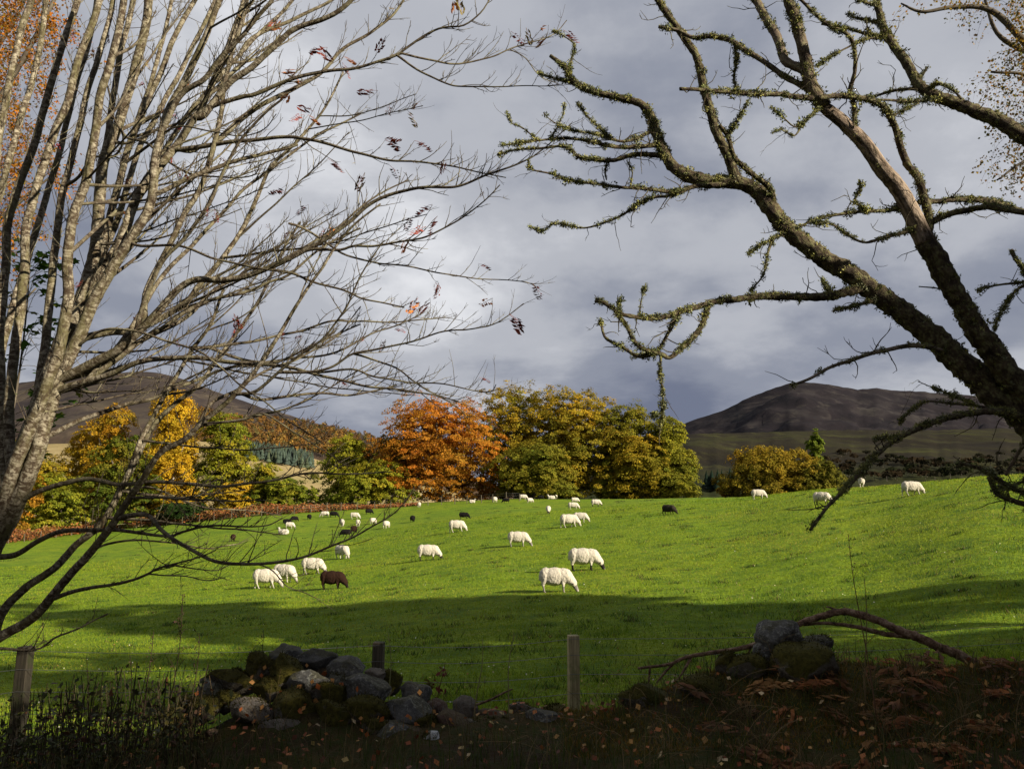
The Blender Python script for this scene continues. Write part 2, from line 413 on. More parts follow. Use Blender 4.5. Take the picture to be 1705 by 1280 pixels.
# ------------------------------------------------------------------ the lie of the land
AZP = np.array([-2600, -300, 100, 500, 852, 1170, 1400, 1640, 2100, 4500], float)
AZ = np.arctan((AZP - 852.5) / F)
RK = np.array([0, 4, 6, 7.5, 9, 12, 18, 27, 36, 45, 56, 70, 85, 100, 115, 130, 160, 220, 400, 1000, 9000], float)
TAB = np.array([
 [-1.65, -1.65, -1.8, -2.1, -2.5, -3.1, -3.6, -4.0, -4.3, -4.6, -4.8, -4.8, -4.8, -4.7, -4.6, -4.5, -5, -7, -14, -18, -18],
 [-1.65, -1.65, -1.8, -2.1, -2.4, -2.9, -3.4, -3.8, -4.1, -4.4, -4.6, -4.6, -4.6, -4.5, -4.4, -4.2, -4.6, -6.5, -13, -18, -18],
 [-1.65, -1.65, -1.8, -2.0, -2.3, -2.7, -3.2, -3.6, -3.9, -4.1, -4.2, -4.2, -4.15, -4.05, -3.8, -3.4, -4, -6, -12, -18, -18],
 [-1.65, -1.65, -1.8, -1.95, -2.3, -2.6, -3.0, -3.25, -3.35, -3.3, -3.1, -2.8, -2.2, -1.25, -0.3, 0.3, 0.0, -3, -10, -18, -18],
 [-1.65, -1.65, -1.75, -1.9, -2.25, -2.45, -2.6, -2.6, -2.2, -1.75, -1.05, -0.45, 0.15, 0.8, 1.5, 1.8, 1.4, -2, -9, -18, -18],
 [-1.65, -1.65, -1.70, -1.8, -2.2, -2.4, -2.45, -2.2, -1.5, -0.8, 0.0, 0.75, 1.2, 1.5, 1.6, 1.4, 0.4, -3, -9, -18, -18],
 [-1.65, -1.65, -1.70, -1.75, -2.2, -2.35, -2.25, -1.7, -0.75, 0.2, 1.15, 1.7, 1.6, 1.0, 0.1, -0.9, -3, -8, -14, -18, -18],
 [-1.65, -1.65, -1.70, -1.75, -2.15, -2.3, -1.9, -0.9, 0.3, 1.3, 1.95, 2.05, 1.5, 0.6, -0.4, -2, -5, -10, -15, -18, -18],
 [-1.65, -1.65, -1.70, -1.7, -2.0, -2.0, -1.5, -0.3, 1.0, 2.0, 2.8, 3.0, 2.5, 1.5, 0.3, -1.5, -5, -10, -15, -18, -18],
 [-1.65, -1.65, -1.65, -1.65, -1.7, -1.7, -1.4, -0.5, 0.8, 1.8, 2.6, 2.9, 2.4, 1.5, 0.3, -1.5, -5, -10, -15, -18, -18]])
def _slopes(x, Y):
    h = np.diff(x); d = np.diff(Y, axis=1) / h
    m = np.zeros_like(Y)
    m[:, 1:-1] = (d[:, :-1] * h[1:] + d[:, 1:] * h[:-1]) / (h[1:] + h[:-1])
    m[:, 0] = d[:, 0]; m[:, -1] = d[:, -1]
    return m
MR = _slopes(RK, TAB)
def land(x, y):
    """height of the ground at (x, y)"""
    x = np.atleast_1d(np.asarray(x, float)); y = np.atleast_1d(np.asarray(y, float))
    r = np.clip(np.hypot(x, y), 0, 8999); az = np.arctan2(x, y)
    az = np.clip(np.where(np.abs(az) > 1.9, np.sign(az) * np.clip(np.pi - np.abs(az), 0, 1.2), az), AZ[0], AZ[-1])
    k = np.clip(np.searchsorted(RK, r, side='right') - 1, 0, len(RK) - 2)
    h = RK[k + 1] - RK[k]; t = (r - RK[k]) / h
    h00 = 2*t**3 - 3*t**2 + 1; h10 = t**3 - 2*t**2 + t; h01 = -2*t**3 + 3*t**2; h11 = t**3 - t**2
    i = np.clip(np.searchsorted(AZ, az, side='right') - 1, 0, len(AZ) - 2)
    f = (az - AZ[i]) / (AZ[i + 1] - AZ[i]); f = f * f * (3 - 2 * f) * 0.5 + f * 0.5
    def row(ii): return TAB[ii, k] * h00 + MR[ii, k] * h * h10 + TAB[ii, k + 1] * h01 + MR[ii, k + 1] * h * h11
    z = row(i) * (1 - f) + row(i + 1) * f
    # gentle unevenness of the pasture
    z = z + 0.05 * vnoise(x * 0.55, y * 0.55, 1.0) * np.clip((r - 9) / 10, 0, 1) * np.clip(2 - r / 120, 0, 1)
    # the overgrown wall as a mossy bank (right) and a low core under the tumbled stones (left)
    px = 852.5 + F * x / np.maximum(y, 0.5)
    crest = 7.55 + 0.10 * vnoise(x * 2.0, 0 * x, 3.0)
    d = (y - crest); prof = np.exp(-(d / np.where(d < 0, 0.80, 0.50)) ** 2)
    rt = np.clip((px - 940) / 230, 0, 1); rt = rt * rt * (3 - 2 * rt)
    tpy = np.interp(px, [940, 1000, 1100, 1200, 1300, 1400, 1500, 1650, 1900], [1168, 1150, 1124, 1102, 1090, 1092, 1096, 1094, 1088])
    tz = -(tpy - 850.0) / F * 7.55
    hh = rt * np.clip(tz - z, 0, 0.9) + (1 - rt) * (0.16 + 0.20 * np.exp(-((px - 500) / 120.0) ** 2)) * np.clip((px - 250) / 150, 0, 1)
    front = (y > 0.5) & (np.abs(x) < 9)
    z = z + np.where(front, prof * hh, 0.0)
    near = np.clip(1 - np.abs(y - 6.5) / 3.0, 0, 1) * np.clip(2 - np.abs(x) / 6, 0, 1)
    z = z + near * (0.035 * vnoise(x * 5.0, y * 5.0, 2.0) + 0.02 * vnoise(x * 13.0, y * 13.0, 5.0))
    return z + HC
def land1(x, y): return float(land(x, y)[0])
def hit(px, py, lo=5.0, hi=140.0):
    """where a pixel's ray meets the ground"""
    a, b, c = ray(px, py)
    ys = np.exp(np.linspace(math.log(lo), math.log(hi), 1500))
    g = HC + c / b * ys - land(a / b * ys, ys)
    s = np.where((g[:-1] > 0) & (g[1:] <= 0))[0]
    if len(s): j = s[0]; t = g[j] / (g[j] - g[j + 1]); y = ys[j] + t * (ys[j + 1] - ys[j])
    else: y = ys[np.argmin(g)]
    x = a / b * y
    return np.array((x, y, land1(x, y)))
# ------------------------------------------------------------------ ground
def build_ground():
    az = np.concatenate([np.radians(np.arange(-180, -42, 4.0)), np.radians(np.arange(-42, 42, 0.3)), np.radians(np.arange(42, 180, 4.0))])
    r = np.concatenate([[0.02], np.arange(1.0, 5.0, 1.0), np.arange(5.0, 9.5, 0.09), np.geomspace(9.5, 140, 120), np.geomspace(146, 8800, 40)])
    A, R = np.meshgrid(az, r, indexing='ij')
    x = (np.sin(A) * R).ravel(); y = (np.cos(A) * R).ravel()
    V = np.stack([x, y, land(x, y)], 1)
    na, nr = len(az), len(r)
    i = np.arange(na)[:, None]; j = np.arange(nr - 1)[None, :]; i2 = (i + 1) % na
    q = np.stack([i * nr + j, i * nr + j + 1, i2 * nr + j + 1, i2 * nr + j], -1).reshape(-1, 4)[:, ::-1]
    o = link('ground', mesh_from('ground', V, q, M['field'], smooth=True))
    tag(o, 'green grazing field rising to a crest, with a dark leafy verge in front', None, None, 'structure')
build_ground()

# ------------------------------------------------------------------ hills
def mat_hill(name, stops, scale, patch, patch_amt, lo, hi, lowcol):
    n = NT(name)
    p = n.pos()
    f = n.noise(n.map(p, (1.5, 0.45, 1.5)), scale, 9.0, 0.68, 0.4)
    c = n.ramp(f, stops)
    g = n.noise(n.map(p, (1.3, 0.35, 1.5)), scale * 2.2, 8.0, 0.66, 0.8)
    c = n.mix(n.ramp(g, [(0.55, 0.0), (0.66, patch_amt)]), c, patch)
    sx = n.n('ShaderNodeSeparateXYZ'); n.put(sx.inputs[0], p)
    zz = n.math('ADD', sx.outputs[2], n.math('MULTIPLY', n.math('SUBTRACT', g, 0.5), (hi - lo) * 0.9))
    k = n.math('DIVIDE', n.math('SUBTRACT', zz, lo), hi - lo)
    x = n.n('ShaderNodeClamp'); n.put(x.inputs[0], k)
    c = n.mix(x.outputs[0], lowcol, c)
    return n.finish(n.pbsdf(c, 0.95, 0.03, n.bump(f, 0.5, 8.0)))
def hill(name, ridge, D, d0, z0, mat, label, pw=1.25, rough=10.0, back=1.5, dj=0.0, seed=0.0, power2=None):
    ridge = np.asarray(ridge, float)
    s = np.arange(ridge[0, 0], ridge[-1, 0] + 1, 8.0)
    py = smooth_path(ridge, 12.0); o = np.argsort(py[:, 0]); py = np.interp(s, py[o, 0], py[o, 1])
    t = np.concatenate([np.linspace(0, 1, 70), np.linspace(1.02, back, 14)])
    V = np.zeros((len(s), len(t), 3))
    for i, (px, yy) in enumerate(zip(s, py)):
        top = P(px, yy, D)
        d = d0 + (D - d0) * t
        sx = top[0] / D
        x = sx * d
        zr = top[2]
        base = z0
        up = np.where(t <= 1, np.clip(t, 0, 1) ** pw, 1 - (t - 1) * 0.9)
        # ease off near the top so that the crest is round
        up = np.where(t <= 1, up - 0.10 * np.clip((t - 0.72) / 0.28, 0, 1) ** 2 * (1 - t) * 2, up)
        nz = rough * (vnoise(x * 0.004 + seed, d * 0.004, seed) + 0.5 * vnoise(x * 0.013, d * 0.011, seed + 2) + 0.22 * vnoise(x * 0.041 + d * 0.013, d * 0.027 - x * 0.017, seed + 4)) * np.clip(t * 3, 0, 1) * np.clip((1.0 - t) * 4, 0, 1)
        V[i, :, 0] = x; V[i, :, 1] = d; V[i, :, 2] = base + (zr - base) * up + nz
        V[i, :, 2] += (rough * 0.10) * (vnoise(s[i] * 0.09, t * 0 + 1, seed) + 0.6 * vnoise(s[i] * 0.31, t * 0 + 1, seed + 1))
    ns, nt = len(s), len(t)
    i = np.arange(ns - 1)[:, None]; j = np.arange(nt - 1)[None, :]
    q = np.stack([i * nt + j, (i + 1) * nt + j, (i + 1) * nt + j + 1, i * nt + j + 1], -1).reshape(-1, 4)
    ob = link('hill', mesh_from('hill', V.reshape(-1, 3), q, mat, smooth=True))
    tag(ob, label, None, None, 'structure')
    return V
M['hill_right'] = mat_hill('cloud_toned_heather', [(0.34, (0.010, 0.009, 0.011)), (0.52, (0.017, 0.014, 0.016)), (0.68, (0.034, 0.030, 0.029))], 0.006, (0.070, 0.062, 0.050), 0.35, 60, 190, (0.026, 0.021, 0.014))  # cloud shadow over this heather hill is carried by its low albedo
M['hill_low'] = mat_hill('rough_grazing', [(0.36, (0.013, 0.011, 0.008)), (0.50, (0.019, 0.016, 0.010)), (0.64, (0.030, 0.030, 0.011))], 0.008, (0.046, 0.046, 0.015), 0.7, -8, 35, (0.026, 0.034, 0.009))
M['hill_left'] = mat_hill('heather_hill', [(0.36, (0.022, 0.018, 0.019)), (0.52, (0.038, 0.030, 0.027)), (0.66, (0.066, 0.054, 0.038))], 0.008, (0.13, 0.10, 0.07), 0.35, 10, 110, (0.066, 0.042, 0.024))
M['hill_field'] = mat_hill('stubble_slope', [(0.34, (0.20, 0.155, 0.070)), (0.52, (0.26, 0.20, 0.095)), (0.68, (0.30, 0.245, 0.13))], 0.012, (0.14, 0.16, 0.05), 0.5, -20, -5, (0.18, 0.17, 0.06))
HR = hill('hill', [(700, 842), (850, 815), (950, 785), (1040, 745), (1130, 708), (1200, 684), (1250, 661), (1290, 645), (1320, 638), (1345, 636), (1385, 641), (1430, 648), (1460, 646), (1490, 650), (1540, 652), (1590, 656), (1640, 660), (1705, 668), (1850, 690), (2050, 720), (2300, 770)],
     3200, 900, -16, M['hill_right'], 'heather hill coloured dark for cloud shade, with a rounded top behind the golden bush', 1.15, 26.0, seed=1.3)
HL2 = hill('hill', [(900, 800), (1000, 775), (1080, 742), (1140, 724), (1250, 720), (1400, 716), (1550, 716), (1700, 714), (1900, 730), (2200, 760)],
     1250, 190, -12, M['hill_low'], 'lower olive and brown grazing slope below the heather hill coloured dark for cloud shade', 1.0, 9.0, seed=4.2)
HL = hill('hill', [(-700, 700), (-400, 668), (-200, 650), (0, 640), (100, 630), (190, 622), (250, 619), (300, 630), (350, 648), (400, 666), (450, 682), (500, 697), (550, 710), (600, 722), (650, 740), (720, 770), (800, 800), (900, 830)],
     1900, 420, -18, M['hill_left'], 'purple brown heather hill behind the bare rowan branches', 1.1, 14.0, seed=2.2)
HF = hill('hill', [(-500, 760), (0, 742), (200, 735), (330, 735), (420, 741), (480, 752), (540, 768), (600, 782), (680, 800), (760, 822), (840, 842)],
     640, 170, -9, M['hill_field'], 'pale stubble slope below the wooded flank of the brown hill', 1.1, 2.5, seed=3.1)

def surf(V, px, py):
    """nearest point of a hill surface along a pixel's ray"""
    a, b, c = ray(px, py)
    s = V[:, 0, 0] / V[:, 0, 1]; i = int(np.argmin(np.abs(s - a / b)))
    z = V[i, :, 2]; d = V[i, :, 1]
    g = HC + c / b * d - z
    k = np.where((g[:-1] > 0) & (g[1:] <= 0))[0]
    if not len(k): return None
    k = k[0]; t = g[k] / (g[k] - g[k + 1]); dd = d[k] + t * (d[k + 1] - d[k])
    return np.array((a / b * dd, dd, z[k] + t * (z[k + 1] - z[k])))

# woods on the flank of the left hill: masses too far off to count
def far_wood(name, pxr, pyf, V, n, hgt, cols, label, conifer, wid):
    mb = MB(); cols = np.asarray(cols)
    for _ in range(n):
        px = U(*pxr); lo, hi = pyf(px)
        if hi <= lo: continue
        p = surf(V, px, U(lo, hi))
        if p is None: continue
        h = hgt * U(0.7, 1.25); w = wid * U(0.75, 1.25); c = cols[rng.integers(len(cols))] * U(0.75, 1.25)
        if conifer:
            k = 6; a = np.linspace(0, 2 * np.pi, k, endpoint=False) + U(0, 1)
            for (z0, z1, r) in ((0.12, 0.62, 1.0), (0.40, 0.85, 0.72), (0.66, 1.02, 0.42)):
                ring = np.stack([np.cos(a) * w * r * U(0.8, 1.2, k), np.sin(a) * w * r * U(0.8, 1.2, k), np.full(k, h * z0) + U(-.04, .04, k) * h], 1) + p
                vv = np.vstack([ring, p + (0, 0, h * z1)])
                mb.add(vv, None, [(i, (i + 1) % k, k) for i in range(k)], c * U(0.85, 1.15))
        else:
            m = 26
            d = unit(rng.normal(size=(m, 3))); d[:, 2] = np.abs(d[:, 2]) * 1.2 - 0.25
            cen = p + np.array((0, 0, h * 0.55)) + d * np.array((w, w, h * 0.42)) * U(0.6, 1.0, (m, 1))
            leaf_quads(mb, cen, d + rng.normal(0, 0.4, (m, 3)), U(0.22, 0.42, m) * w, c * U(0.7, 1.3, (m, 1)), 0.8)
            tube(mb, np.array([p, p + (0, 0, h * 0.6)]), [0.12, 0.06], 4, (0.16, 0.14, 0.12), cap=False)
    o = mb.build(name, M['leaf'])
    tag(o, label, 'wood', None, 'stuff')
rl = np.array([(330, 690), (400, 700), (450, 700), (500, 704), (560, 716), (610, 727), (660, 745), (720, 775)], float)
far_wood('hillside_wood', (330, 690), lambda x: (np.interp(x, rl[:, 0], rl[:, 1]), np.interp(x, [330, 480, 600, 690], [745, 758, 770, 790])), HL, 1500, 13,
         [(0.16, 0.085, 0.025), (0.20, 0.10, 0.025), (0.13, 0.075, 0.030), (0.11, 0.09, 0.03), (0.22, 0.13, 0.03)], 'russet and brown wood covering the flank of the left hill', False, 4.2)
far_wood('conifer_plantation', (395, 520), lambda x: (np.interp(x, [380, 420, 470, 510, 560], [752, 754, 760, 768, 778]), np.interp(x, [380, 430, 500, 560], [765, 768, 780, 786])), HF, 300, 8.5,
         [(0.060, 0.085, 0.066), (0.070, 0.095, 0.070), (0.058, 0.078, 0.064), (0.080, 0.10, 0.06)], 'blue green conifer plantation above the pale stubble slope', True, 2.0)
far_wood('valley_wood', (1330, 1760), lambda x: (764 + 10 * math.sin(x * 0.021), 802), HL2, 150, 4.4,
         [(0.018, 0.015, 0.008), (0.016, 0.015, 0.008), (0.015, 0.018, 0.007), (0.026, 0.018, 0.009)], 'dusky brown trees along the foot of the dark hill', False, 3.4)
far_wood('spruce_belt', (1165, 1235), lambda x: (812, 818), HL2, 26, 7.5, [(0.012, 0.022, 0.014), (0.016, 0.028, 0.016)], 'small dark spruces showing behind the field crest', True, 1.7)

# ------------------------------------------------------------------ trees across the field
DENS = 4.7
def crown_tree(name, label, base, H, blobs, pal, leaves, trunk_r=0.35, leaf=0.165, group=None, cat='tree', clump=1.25, droop=0.35, flat=0.42, bark='trunk', bare=0.0, seed=0, ground_skirt=True):
    """base: foot of the trunk; blobs: (dx, dy, z, rx, ry, rz) ellipsoids making up the crown; pal: palette with weights by height/noise"""
    t = tag(empty(name, base), label, cat, group)
    tb = MB()
    lean = U(-0.3, 0.3, 2)
    top = np.array((lean[0], lean[1], H * 0.72))
    zs = np.linspace(0, 1, 8)[:, None]
    path = zs * top + np.stack([0.12 * np.sin(zs[:, 0] * 7 + seed), 0.12 * np.cos(zs[:, 0] * 5 + seed), 0 * zs[:, 0]], 1)
    path[0, 2] = -0.4
    tube(tb, path, np.linspace(trunk_r, trunk_r * 0.25, 8), 8, rough=0.08)
    vols = np.array([b[3] * b[4] * b[5] for b in blobs]) ** 0.67; vols = vols / vols.sum()
    cb = MB(); pal = np.asarray(pal, float)
    leaves = leaves * (DENS if leaf < 0.3 else 2.2); ncl = int(leaves / 46)
    for bi, (dx, dy, z, rx, ry, rz) in enumerate(blobs):
        c0 = np.array((dx, dy, z))
        st = path[min(7, max(2, int(7 * min(1, max(0.2, (z - rz * 0.5) / H)))))]
        tube(tb, smooth_path(np.vstack([st, (st + c0) / 2 + (0, 0, -0.3), c0]), 1.0), 0.12 * trunk_r / 0.35 + 0.02, 5)
        k = max(4, int(ncl * vols[bi]))
        for _ in range(k):
            d = unit(rng.normal(size=3)); d[2] = d[2] * 0.9 + 0.12; d = unit(d)
            rr = U(0.72, 1.04) if rng.random() < 0.85 else U(0.2, 0.6)
            cen = c0 + d * np.array((rx, ry, rz)) * rr
            if cen[2] < 0.5: cen[2] = U(0.3, 1.1)
            cr = clump * U(0.4, 0.95)
            m = int(46 * U(0.6, 1.4) * (1 - bare))
            q = rng.normal(size=(m, 3)); q = q / (np.linalg.norm(q, axis=1, keepdims=True) + 1e-6) * (U(0, 1, (m, 1)) ** 0.45)
            # a spray that droops outwards
            out = unit(np.array((d[0], d[1], 0.0)) + 1e-6)
            off = q * cr * np.array((1.0, 1.0, flat))
            off[:, 2] -= droop * (off @ out) + 0.10 * (off[:, 0] ** 2 + off[:, 1] ** 2) / cr
            nrm = np.tile(d * 0.9 + np.array((0, 0, 0.35)), (m, 1)) + rng.normal(0, 0.40, (m, 3))
            hf = (cen[2] / H)
            w = vnoise(cen[0] * 0.45 + base[0], cen[2] * 0.5 + cen[1] * 0.3, seed) * 0.5 + 0.5
            w = np.clip(0.62 * w + 0.30 * rng.random() + 0.16 * (hf - 0.5), 0, 0.999)
            ci = w * (len(pal) - 1); a = int(ci); f = ci - a
            col = pal[a] * (1 - f) + pal[min(a + 1, len(pal) - 1)] * f
            cc = col * U(0.72, 1.30, (m, 1)) * U(0.92, 1.08, (m, 3))
            leaf_tris(cb, cen + off, nrm, leaf * U(0.6, 1.3, m), cc)
    tb.build('trunk', M[bark], t, True)
    cb.build('crown', M['leaf'], t)
    return t

def blob_tree(name, label, px0, px1, py_top, py_base, y, pal, leaves, nb=7, zlow=0.30, prof=None, **kw):
    """a broad tree filling the given picture span at forward distance y"""
    pxc = (px0 + px1) / 2
    x = P(pxc, 840, y)[0]; zb = land1(x, y)
    H = P(pxc, py_top, y)[2] - zb
    W = (px1 - px0) / F * y / 2
    blobs = []
    for i in range(nb):
        u = (i + 0.5) / nb
        a = i * 2.4 + kw.get('seed', 0)
        if prof: zc, rr = prof(u)
        else: zc, rr = zlow + (0.86 - zlow) * u, math.sin(math.pi * (0.22 + 0.66 * (u ** 1.1)))
        rad = W * rr
        off = rad * 0.50
        blobs.append((math.cos(a) * off, math.sin(a) * off * 0.8, H * zc, rad * 0.68, rad * 0.66, min(H * 0.24, max(rad * 0.66, H * 0.13))))
    blobs.append((0, 0, H * 0.84, W * 0.56, W * 0.5, H * 0.15))
    blobs.append((0, 0, H * 0.5, W * 0.55, W * 0.5, H * 0.25))
    return crown_tree(name, label, (x, y, zb), H, blobs, pal, leaves, **kw)

GREEN = [(0.050, 0.078, 0.011), (0.085, 0.110, 0.013), (0.15, 0.145, 0.016), (0.27, 0.190, 0.016)]
GOLD = [(0.085, 0.095, 0.013), (0.18, 0.150, 0.015), (0.30, 0.205, 0.016), (0.38, 0.195, 0.016)]
AMBER = [(0.14, 0.105, 0.014), (0.30, 0.155, 0.016), (0.38, 0.150, 0.015), (0.38, 0.115, 0.014)]
ORANGE = [(0.19, 0.120, 0.015), (0.33, 0.150, 0.017), (0.38, 0.135, 0.016), (0.36, 0.105, 0.015)]
YEL = [(0.22, 0.155, 0.014), (0.38, 0.245, 0.017), (0.46, 0.275, 0.017), (0.42, 0.225, 0.016)]
LIME = [(0.085, 0.115, 0.012), (0.16, 0.175, 0.016), (0.25, 0.225, 0.018), (0.34, 0.245, 0.020)]
DULL = [(0.075, 0.065, 0.016), (0.13, 0.100, 0.020), (0.18, 0.115, 0.020), (0.15, 0.135, 0.022)]
BEECH = lambda u: (0.08 + 0.78 * u, math.sin(math.pi * (0.30 + 0.48 * u)) * 1.0)
FULL = lambda u: (0.07 + 0.79 * u, math.sin(math.pi * (0.34 + 0.42 * u)))
CG = 'trees of the autumn copse across the field'
blob_tree('beech_tree', 'bright orange beech, the most orange crown of the copse', 618, 842, 662, 834, 128, ORANGE, 15000, 15, prof=BEECH, group=CG, seed=1, clump=1.5, flat=0.30, trunk_r=0.5)
blob_tree('beech_tree', 'tall golden green tree rising beside the orange beech', 765, 955, 641, 832, 136, GOLD[:3] + [(0.34, 0.19, 0.015)], 13000, 14, prof=FULL, group=CG, seed=2, clump=1.3, trunk_r=0.5)
blob_tree('beech_tree', 'broad green and gold crown in the middle of the copse', 868, 1045, 650, 830, 131, GOLD, 14000, 14, prof=FULL, group=CG, seed=3, clump=1.3, trunk_r=0.5)
blob_tree('beech_tree', 'dark green crown with yellow tips, second from the right end of the copse', 975, 1105, 672, 829, 129, [GREEN[1], GREEN[2], GOLD[1], AMBER[1]], 10000, 12, prof=FULL, group=CG, seed=4, clump=1.2, trunk_r=0.45)
blob_tree('beech_tree', 'rounded yellow green tree at the right end of the copse', 1052, 1172, 692, 828, 126, [GREEN[1], GREEN[2], LIME[2], GOLD[2]], 10000, 8, prof=lambda u: (0.10 + 0.74 * u, 1.0 - 0.62 * u), group=CG, seed=5, clump=1.15, trunk_r=0.4)
blob_tree('beech_tree', 'green tree low in front of the golden copse trunks', 812, 965, 735, 832, 124, [GREEN[1], GREEN[2], GOLD[1], GOLD[2]], 7000, 7, prof=FULL, group=CG, seed=6, clump=1.1, trunk_r=0.35)
blob_tree('beech_tree', 'golden tinted tree between dark green and yellow green copse trees', 1020, 1120, 720, 829, 124.5, [GREEN[1], GOLD[1], GOLD[2], AMBER[1]], 6000, 7, prof=FULL, group=CG, seed=7, clump=1.1, trunk_r=0.3)
LG = 'trees behind the rust coloured bracken'
blob_tree('hawthorn_tree', 'olive tree with thinning twigs beside the orange beech', 600, 705, 722, 836, 131, DULL + [GOLD[2]], 4600, 7, group=LG, seed=8, clump=1.0, trunk_r=0.28, bare=0.25)
blob_tree('hawthorn_tree', 'yellow green round tree left of the orange beech', 520, 640, 728, 838, 129, LIME, 6000, 7, prof=FULL, group=LG, seed=9, clump=1.0, trunk_r=0.28)
blob_tree('hawthorn_tree', 'low bright lime bush at the foot of the orange beech', 548, 692, 770, 842, 123, LIME, 5600, 7, prof=FULL, group=LG, seed=10, clump=0.9, trunk_r=0.2)
blob_tree('hawthorn_tree', 'dark green bush between the bracken and the lime bush', 412, 530, 795, 850, 122, [GREEN[0], GREEN[1], LIME[1], GOLD[2]], 4200, 6, prof=FULL, group=LG, seed=11, clump=0.8, trunk_r=0.2)
blob_tree('sycamore_tree', 'green rounded tree right of the weeping golden birch', 318, 424, 684, 845, 128, [GREEN[1], LIME[1], LIME[2], GOLD[2]], 8000, 8, prof=FULL, group=LG, seed=12, clump=1.1, trunk_r=0.3)
blob_tree('birch_tree', 'weeping golden yellow birch with the tallest spire behind the bracken', 216, 345, 650, 850, 126, YEL, 10000, 10, prof=lambda u: (0.14 + 0.78 * u, 1.0 - 0.72 * u), group=LG, seed=13, clump=1.1, flat=0.8, droop=0.9, trunk_r=0.25, bark='birch')
blob_tree('birch_tree', 'yellow birch partly hidden behind the dark rowan stems', 128, 230, 668, 862, 131, GOLD[1:] + [YEL[2]], 6500, 8, prof=FULL, group=LG, seed=14, clump=1.1, flat=0.6, droop=0.7, trunk_r=0.25, bark='birch')
blob_tree('sycamore_tree', 'dark olive tree in front of the hidden yellow birch', 140, 262, 722, 868, 121, [GREEN[0], GREEN[1], GREEN[2], DULL[2]], 6000, 8, prof=FULL, group=LG, seed=15, clump=1.0, trunk_r=0.3)
blob_tree('hawthorn_tree', 'small golden bush beneath the green rounded tree', 350, 425, 800, 850, 120, [GOLD[1], YEL[1], YEL[2]], 2600, 5, prof=FULL, group=LG, seed=16, clump=0.75, trunk_r=0.15)
blob_tree('hawthorn_tree', 'yellow green bush behind the bracken beside the rowan trunk', 46, 150, 788, 884, 117, [GREEN[1], LIME[1], LIME[2], YEL[2]], 3800, 6, prof=FULL, group=LG, seed=17, clump=0.85, trunk_r=0.2)
blob_tree('sycamore_tree', 'amber leaved tree glimpsed left of the rowan trunk', -60, 60, 730, 895, 112, AMBER[:3], 4500, 7, prof=FULL, group=LG, seed=18, clump=1.0, trunk_r=0.25)
blob_tree('juniper_bush', 'low spreading dark green bush at the foot of the golden birch', 262, 362, 838, 862, 117, [(0.016, 0.034, 0.010), (0.024, 0.045, 0.010), (0.04, 0.06, 0.012)], 3000, 5, prof=FULL, group=LG, seed=19, clump=0.7, trunk_r=0.12, cat='bush')
blob_tree('sycamore_tree', 'olive gold tree filling the gap left of the weeping birch', 196, 300, 742, 862, 129, [GREEN[1], GOLD[1], YEL[1], GOLD[2]], 6000, 9, prof=FULL, group=LG, seed=31, clump=1.0, trunk_r=0.25)
blob_tree('birch_tree', 'golden crown above the dark olive tree behind the rowan stems', 90, 190, 700, 870, 135, [GOLD[1], YEL[1], YEL[2], YEL[2]], 6000, 9, prof=FULL, group=LG, seed=32, clump=1.0, trunk_r=0.22, bark='birch')
blob_tree('hawthorn_tree', 'dull green bush between the golden bush and the bracken gap', 405, 470, 770, 850, 127, [GREEN[1], LIME[1], GOLD[2]], 3000, 6, prof=FULL, group=LG, seed=33, clump=0.9, trunk_r=0.15)
blob_tree('sycamore_tree', 'yellow olive tree between the rowan trunk and the golden crown', 20, 120, 752, 884, 130, [GREEN[1], GOLD[1], GOLD[2], YEL[1]], 5000, 8, prof=FULL, group=LG, seed=34, clump=1.0, trunk_r=0.22)
RG = 'bushes behind the crest of the field'
def crest_tree(name, label, px0, px1, py_top, py_hide, y, pal, leaves, nb, **kw):
    return blob_tree(name, label, px0, px1, py_top, py_hide, y, pal, leaves, nb, **kw)
crest_tree('thorn_bush', 'broad golden brown bush behind the field crest', 1208, 1368, 744, 820, 112, [(0.10, 0.085, 0.013), (0.18, 0.135, 0.015), (0.25, 0.17, 0.016), (0.27, 0.150, 0.015)], 9000, 9, prof=FULL, seed=21, clump=0.8, flat=0.8, droop=0.2, trunk_r=0.2, group=RG, cat='bush')
crest_tree('thorn_bush', 'green gold bush at the right shoulder of the broad golden bush', 1322, 1412, 770, 815, 108, [(0.06, 0.065, 0.012), (0.13, 0.115, 0.014), (0.19, 0.15, 0.015)], 4200, 7, prof=FULL, seed=22, clump=0.75, flat=0.8, droop=0.2, trunk_r=0.2, group=RG, cat='bush')
crest_tree('larch_tree', 'slim green pointed larch above the golden bush', 1340, 1386, 718, 815, 125, [(0.075, 0.11, 0.015), (0.12, 0.155, 0.02), (0.17, 0.18, 0.02)], 4600, 12, prof=lambda u: (0.12 + 0.82 * u, 1.05 - 0.95 * u), seed=23, clump=0.55, flat=0.6, droop=0.3, trunk_r=0.12, leaf=0.2)
crest_tree('thorn_bush', 'little orange bush left of the broad golden bush', 1198, 1236, 800, 822, 118, [(0.17, 0.085, 0.014), (0.26, 0.10, 0.012)], 1300, 4, prof=FULL, seed=24, clump=0.55, trunk_r=0.08, group=RG, cat='bush')

